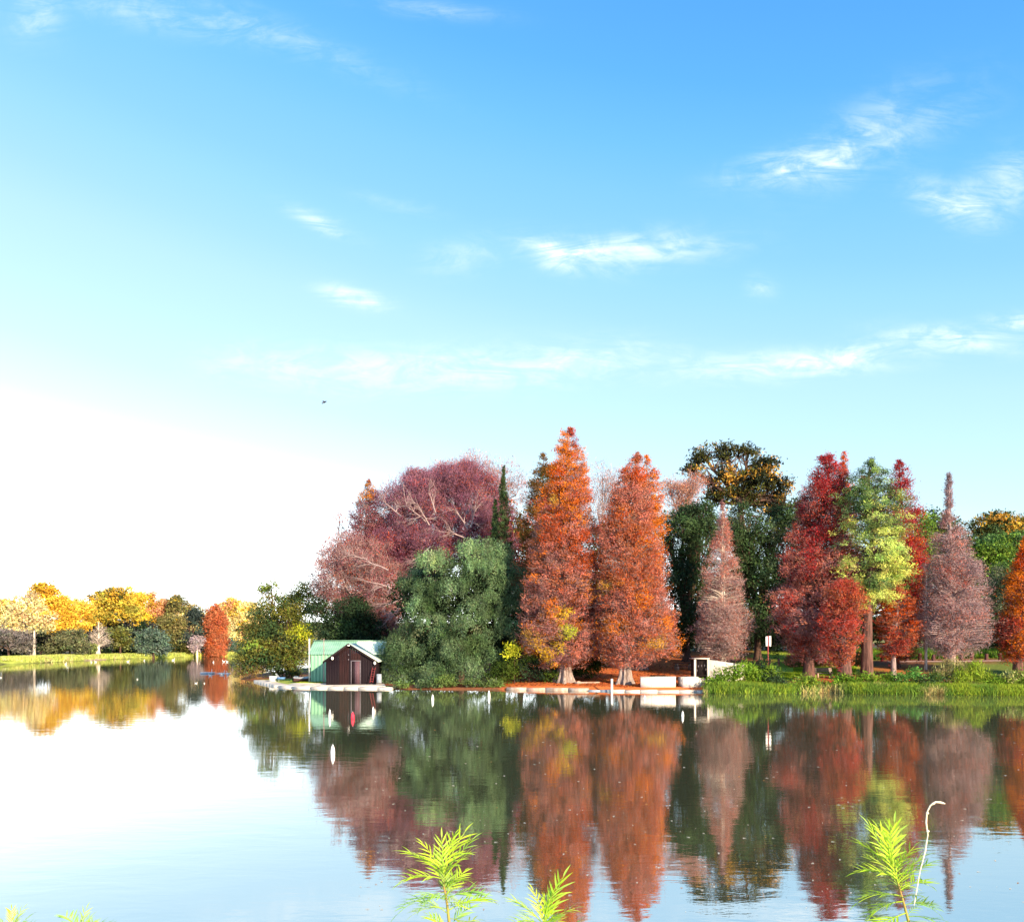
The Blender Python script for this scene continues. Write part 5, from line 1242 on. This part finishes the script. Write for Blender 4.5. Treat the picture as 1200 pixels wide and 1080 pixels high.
for (q, r_, lab) in [(77, 778.2, 'white goose on the water off the left grassy bank'), (107, 776.0, 'white goose near the pale beach, left of a pair'), (112, 775.6, 'white goose near the pale beach, right of a pair'), (150, 775.2, 'white goose below the small olive dome tree'),
                      (169, 774.2, 'white goose below the teal round tree'), (203, 773.6, 'largest white goose below the olive grey far tree'), (262, 775.2, 'white goose under the red orange far conifer, left of a pair'), (266, 775.5, 'white goose under the red orange far conifer, right of a pair'),
                      (282, 773.2, 'white goose at the end of the far bank beside the waterside bush'), (250, 776, 'white goose below the left edge of the red orange far conifer'), (161, 796, 'white goose swimming alone in mid lake'), (1, 794, 'white goose at the left edge in mid lake'), (230, 800.5, 'white goose in mid lake, left of a pair below the raft'), (239.5, 800.8, 'white goose in mid lake, right of a pair below the raft')]:
    goose(lab, q, r_, rs.uniform(0, 6.3), 1.0 if 'largest' in lab else (.34 if 'mid lake' in lab else .7 + .2 * rs.random()))
# floating raft with geese
RD = F * CAM_Z / (789.0 - HORIZON)
rx_ = px_x(243, RD)
rf = empty('floating_raft', (rx_, RD, 0), 'white floating raft with a small pole on the lake at the left', 'raft')
for k in range(6):
    a = Acc(); a.box((-.72 + k * .29, 0, .17), (.27, .8, .05)); a.obj('deck_plank', M['white_paint'], rf)
for s_ in (-.3, .3):
    a = Acc(); v_ = Acc().lathe([(0, 0, -.85), (0, 0, .85)], [.14, .14], 10); a.add(np.stack([v_.v[0][:, 2], v_.v[0][:, 0] + s_, v_.v[0][:, 1] + .04], 1), v_.f[0]); a.obj('float', M['grey_paint'], rf)
a = Acc(); a.lathe([(.62, 0, .2), (.62, 0, .62)], [.035, .03], 6); a.obj('pole', M['white_paint'], rf)
rp = empty('mooring_rope', (px_x(256, RD), RD, 0), 'white floating rope curving right from the raft', 'rope')
a = Acc(); tt = np.linspace(0, 1, 16); a.pipe(np.stack([-.9 + 2.6 * tt, .2 * np.sin(tt * 6), .03 + .08 * (1 - tt) ** 2 + .02 * np.sin(tt * 9)], 1), .035, 6); a.obj('line', M['white_paint'], rp)
for k in range(3):
    a = Acc(); a.sphere((.1 + .3 * k, .1, .06), (.12, .1, .09), 8, 6); a.obj('float', M['white_paint'], rp)
goose('white goose with raised neck on the water right of the raft, left one', 260.5, 790.0, .3, 1.0)
goose('white goose on the water right of the raft, near the bank', 267, 790.0, 2.4, .9)
goose('white goose low on the water just below the raft', 246, 791.6, 3.0, .6)

# drifting petals and foam flecks
rg = np.random.default_rng(44)
n = 460
D_ = F * CAM_Z / (62 + 258 * rg.random(n) ** .85); px_ = 420 + 800 * rg.random(n)
ang = rg.random(n) * 6.28; s_ = (.012 + .03 * rg.random(n) ** 2) * (D_ / 20) ** .7
C = np.stack([px_x(px_, D_), D_, np.full(n, .008)], 1)
a = Acc(); a.leaves(C, np.stack([np.cos(ang), np.sin(ang), 0 * ang], 1), np.tile([0, 0, 1.], (n, 1)), s_ * 2.4, s_ * 1.5, np.where(rg.random(n)[:, None] < .8, [[.62, .60, .54]], [[.5, .25, .1]]))
tag(a.obj('floating_flecks', M['leaf'], attr='leaf_color'), 'pale flecks and fallen leaves drifting on the lake', 'flecks', kind='stuff')

# fallen needles and leaves lying on the red ground, the kerb and the landing
rg = np.random.default_rng(45)
n = 9000
px_ = 588 + 245 * rg.random(n); D_ = 77.6 + 20 * rg.random(n) ** 1.5
X_ = px_x(px_, D_); z_, sn_, _, _ = terrain(X_, D_); k = sn_ > .9
ang = rg.random(n) * 6.28; s_ = .05 + .10 * rg.random(n)
C = np.stack([X_, D_, z_ + .03], 1)
pal_ = np.array([[.46, .13, .03], [.34, .07, .03], [.20, .06, .035], [.55, .28, .06], [.12, .05, .03]])
a = Acc(); a.leaves(C[k], np.stack([np.cos(ang), np.sin(ang), .25 * rg.normal(0, 1, n)], 1)[k], rg.normal(0, .25, (n, 3))[k] + [0, 0, 1.], s_[k] * 2, s_[k], pal_[rg.integers(0, 5, n)][k])
tag(a.obj('leaf_litter', M['leaf'], attr='leaf_color'), 'rusty fallen needles and leaves scattered on the ground under the orange cypresses', 'leaves', kind='stuff')

# bird in the sky
bt = empty('flying_bird', (px_x(380.5, 70), 70, px_z(471.3, 70)), 'small dark bird flying alone in the pale sky', 'bird'); bt.rotation_euler = (.2, -.5, .6)
a = Acc(); a.sphere((0, 0, 0), (.15, .045, .05), 10, 6); a.sphere((.16, 0, .015), (.045, .035, .035), 8, 6); a.tubes([(-.1, 0, 0)], [(-.26, 0, 0)], .03, .05, 6); a.obj('body', M['dark_feather'], bt, smooth=True)
for sy in (-1, 1):
    a = Acc(); v = np.array([[.07, sy * .03, .02], [.05, sy * .18, .11], [-.04, sy * .34, .10], [-.08, sy * .18, .08], [-.08, sy * .03, .01]]); v = np.concatenate([v, v + [0, 0, .012]])
    a.add(v, [[0, 1, 2, 3], [5, 8, 7, 6]]); a.add(v[[0, 3, 4, 5, 8, 9]], [[0, 1, 2], [3, 5, 4]]); a.obj('wing', M['dark_feather'], bt)

# ------------------------------------------------------------------ foreground plants on the near bank
def leaf_mesh(L, npair, seed, droop, col):
    """A pinnate leaf: a rachis along +x with narrow lance shaped leaflets."""
    rg_ = np.random.default_rng(seed); a = Acc()
    t = np.linspace(0, 1, 9)
    ra = np.stack([L * t * (1 - .12 * droop * t), 0 * t, L * (.18 * t - droop * .45 * t ** 2)], 1)
    a.pipe(ra, .0022 * (1 - .7 * t) * L / .2 + .0004, 5)
    for c_i in a.c: c_i[:] = np.array(col) * .85
    def leaflet(p, d, ln, w):
        d = d / np.linalg.norm(d); s_ = np.cross(d, [0, 0, 1.]); s_ /= np.linalg.norm(s_); up = np.cross(s_, d)
        st = np.linspace(0, 1, 6); prof = np.array([.25, .85, 1.0, .8, .45, .02]) * w / 2
        bend = -.22 * ln * st ** 2
        m_ = p + d * (st * ln)[:, None] + up * bend[:, None]
        V = np.concatenate([m_ + s_ * prof[:, None] + up * prof[:, None] * .35, m_, m_ - s_ * prof[:, None] + up * prof[:, None] * .35])
        Fc = [[i, i + 1, i + 7, i + 6] for i in range(5)] + [[i + 6, i + 7, i + 13, i + 12] for i in range(5)]
        cc = np.array(col) * (1 + .12 * rg_.standard_normal()) * np.array([1, 1, 1 + .3 * rg_.standard_normal()])
        a.add(V, Fc, np.clip(cc, .01, .9))
    for i in range(npair):
        u = .22 + .72 * i / npair
        p = np.array([np.interp(u, t, ra[:, k]) for k in range(3)])
        ln = L * (.42 - .20 * abs(u - .45)) * (.85 + .3 * rg_.random())
        for sy in (-1, 1):
            leaflet(p, np.array([.78 + .1 * rg_.standard_normal(), sy * (.62 + .1 * rg_.standard_normal()), .12 + .15 * rg_.standard_normal()]), ln, L * .042)
    leaflet(ra[-1], ra[-1] - ra[-2], L * .30, L * .045)
    return a.mesh('leaf', M['plant_leaf'], 'leaf_color', smooth=True)
def make_plant_leaf():
    m, T = new_mat('translucent_plant_leaf')
    at = T.n('ShaderNodeAttribute', attribute_name='leaf_color')
    p = T.n('ShaderNodeBsdfPrincipled'); T.put(p.inputs['Base Color'], at.outputs['Color']); p.inputs['Roughness'].default_value = .55; p.inputs['Specular IOR Level'].default_value = .3
    t = T.n('ShaderNodeBsdfTranslucent'); T.put(t.inputs[0], at.outputs['Color'])
    mx = T.n('ShaderNodeMixShader'); mx.inputs[0].default_value = .42
    T.t.links.new(p.outputs[0], mx.inputs[1]); T.t.links.new(t.outputs[0], mx.inputs[2]); finish(T, mx.outputs[0])
    return m
M['plant_leaf'] = make_plant_leaf()
YG = (.50, .72, .05); YG2 = (.42, .66, .07); BG = (.34, .60, .17)
LM_DULL = (.30, .46, .08)
LM = [leaf_mesh(.20, 7, 1, .5, YG), leaf_mesh(.20, 8, 2, .9, YG), leaf_mesh(.20, 6, 3, .15, YG2), leaf_mesh(.20, 7, 4, 1.2, BG), leaf_mesh(.20, 5, 5, .4, (.56, .72, .05)), leaf_mesh(.20, 6, 6, .8, LM_DULL), leaf_mesh(.20, 7, 7, 1.4, (.40, .52, .10))]
def plant(label, D, stem_px, leaves, seed, base_px=None, r=.006):
    """leaves: (stem fraction, azimuth deg with 0 = right and -90 = towards the camera, elevation deg, length m, variant)."""
    st = [np.array([px_x(a_, D), D + .02 * i, px_z(b_, D)]) for i, (a_, b_) in enumerate(stem_px)]
    bx_ = st[0][0] + (0 if base_px is None else base_px); gz = ground(bx_, D)
    base = np.array([bx_, D, gz - .03])
    t = empty('feathery_herb', base, label, 'plant', 'feathery herbs on the near bank')
    pts = np.array([base - base, (base * .5 + st[0] * .5) - base + [.02, 0, 0]] + [q - base for q in st])
    a = Acc(); a.pipe(pts, np.linspace(r * 1.5, r * .35, len(pts)), 7); a.obj('stem', M['stem'], t, smooth=True)
    vis = np.array([q - base for q in st]); sg_ = np.concatenate([[0], np.cumsum(np.linalg.norm(np.diff(vis, axis=0), axis=1))]); sg_ /= sg_[-1]
    rg_ = np.random.default_rng(seed + 500)
    extra = [(float(np.clip(u_ - .10 - .25 * rg_.random(), 0, 1)), az_ + rg_.normal(0, 40), el_ - 6 + rg_.normal(0, 12), L_ * (.55 + .3 * rg_.random()), int(rg_.integers(0, 7))) for (u_, az_, el_, L_, vv) in leaves for _ in range(1)]
    for (u_, az_, el_, L_, vv) in leaves + extra:
        p = np.array([np.interp(u_, sg_, vis[:, k]) for k in range(3)])
        o = bpy.data.objects.new('leaf', LM[vv]); COL.objects.link(o); o.parent = t; o.location = p
        o.rotation_euler = (rad(12 * math.sin(az_)), rad(-el_), rad(az_)); s_ = L_ / .20; o.scale = (s_, s_, s_)
    return t
PD = 3.0
plant('tallest feathery yellow green herb at the bottom left of centre', PD, [(529, 1103), (526, 1083), (523, 1063), (519, 1045), (517, 1031)],
      [(1, 60, 62, .15, 0), (1, 20, 40, .16, 2), (1, 170, 30, .17, 0), (1, 150, 48, .14, 4), (1, 100, 70, .13, 2), (1, -60, 30, .12, 4), (.92, 200, 15, .16, 1), (.92, 5, 45, .15, 4), (.85, -40, 18, .13, 0), (.85, 130, 40, .14, 0), (1, 45, 52, .18, 4),
       (.62, 185, 8, .19, 3), (.62, 8, 22, .16, 3), (.45, 20, 20, .17, 1), (.4, 170, 30, .13, 1), (.2, 40, 45, .14, 3), (.1, 150, 35, .12, 1), (.7, -80, 10, .10, 0)], 1)
plant('short feathery yellow green herb at the bottom centre', PD * .97, [(648, 1132), (645, 1117), (641, 1102), (638, 1090)],
      [(1, 160, 35, .15, 0), (1, 120, 55, .13, 4), (1, 55, 58, .15, 0), (1, 45, 50, .18, 2), (1, 10, 25, .13, 4), (1, -70, 30, .12, 0), (1, 200, 20, .13, 1), (.7, 0, 25, .19, 3), (.7, 175, 12, .15, 1), (.5, 20, 15, .2, 3), (.8, -30, 15, .13, 4), (.8, 90, 50, .13, 4)], 2)
h3 = plant('tall feathery yellow green herb at the bottom right with a dark red stem', PD, [(1072, 1105), (1069, 1086), (1066, 1065), (1062, 1042), (1058, 1024)],
      [(1, 150, 55, .17, 2), (1, 120, 68, .16, 0), (1, 80, 75, .15, 0), (1, 60, 58, .17, 2), (1, 165, 38, .16, 0), (1, -70, 40, .12, 4), (.9, 30, 40, .15, 4), (.85, 175, 22, .15, 1), (.8, 10, 28, .16, 0), (.7, 25, 14, .16, 1), (.62, 178, 6, .17, 1), (.55, 190, -8, .17, 1), (.5, 0, 10, .13, 3),
       (.4, 200, -15, .19, 1), (.35, -20, 5, .15, 3), (.2, -10, 8, .18, 3), (.15, 150, 12, .13, 0), (.6, -80, 20, .11, 4), (.3, -60, 0, .12, 4)], 3)
a = Acc(); o_ = np.array(h3.location)
cur = [(1068, 1058), (1075, 1018), (1081, 995), (1084, 976), (1082, 962), (1083, 950), (1087, 942), (1093, 938), (1099, 938.5), (1104, 940)]
a.pipe(np.array([[px_x(q, PD), PD - .02, px_z(r_, PD)] for q, r_ in cur]) - o_, [.0018, .0020, .0026, .0022, .0032, .0024, .0028, .0034, .0042, .002], 7)
for (q, r_) in ((1084, 972), (1083.5, 951), (1100, 939), (1090, 940)): a.sphere(np.array([px_x(q, PD), PD - .02, px_z(r_, PD)]) - o_, (.006, .0045, .004), 8, 5)
o = a.obj('dry_flower_stalk', M['stalk'], h3, smooth=True); o['label'] = 'curled dry white flower stalk'
plant('small feathery herb tip at the bottom left corner', PD * 1.02, [(4, 1124), (5, 1106), (6, 1096)], [(1, 60, 60, .09, 4), (1, 120, 60, .09, 0), (1, 10, 35, .09, 2), (1, 170, 35, .09, 0), (.6, 20, 50, .12, 3)], 4)
plant('small feathery herb tip right of the bottom left corner', PD * 1.05, [(90, 1132), (89, 1114), (88, 1100)], [(1, 80, 70, .10, 4), (1, 50, 60, .08, 0), (1, 15, 30, .13, 3), (1, 150, 45, .14, 3), (.6, 170, 42, .17, 3), (.8, 10, 38, .13, 1)], 5)
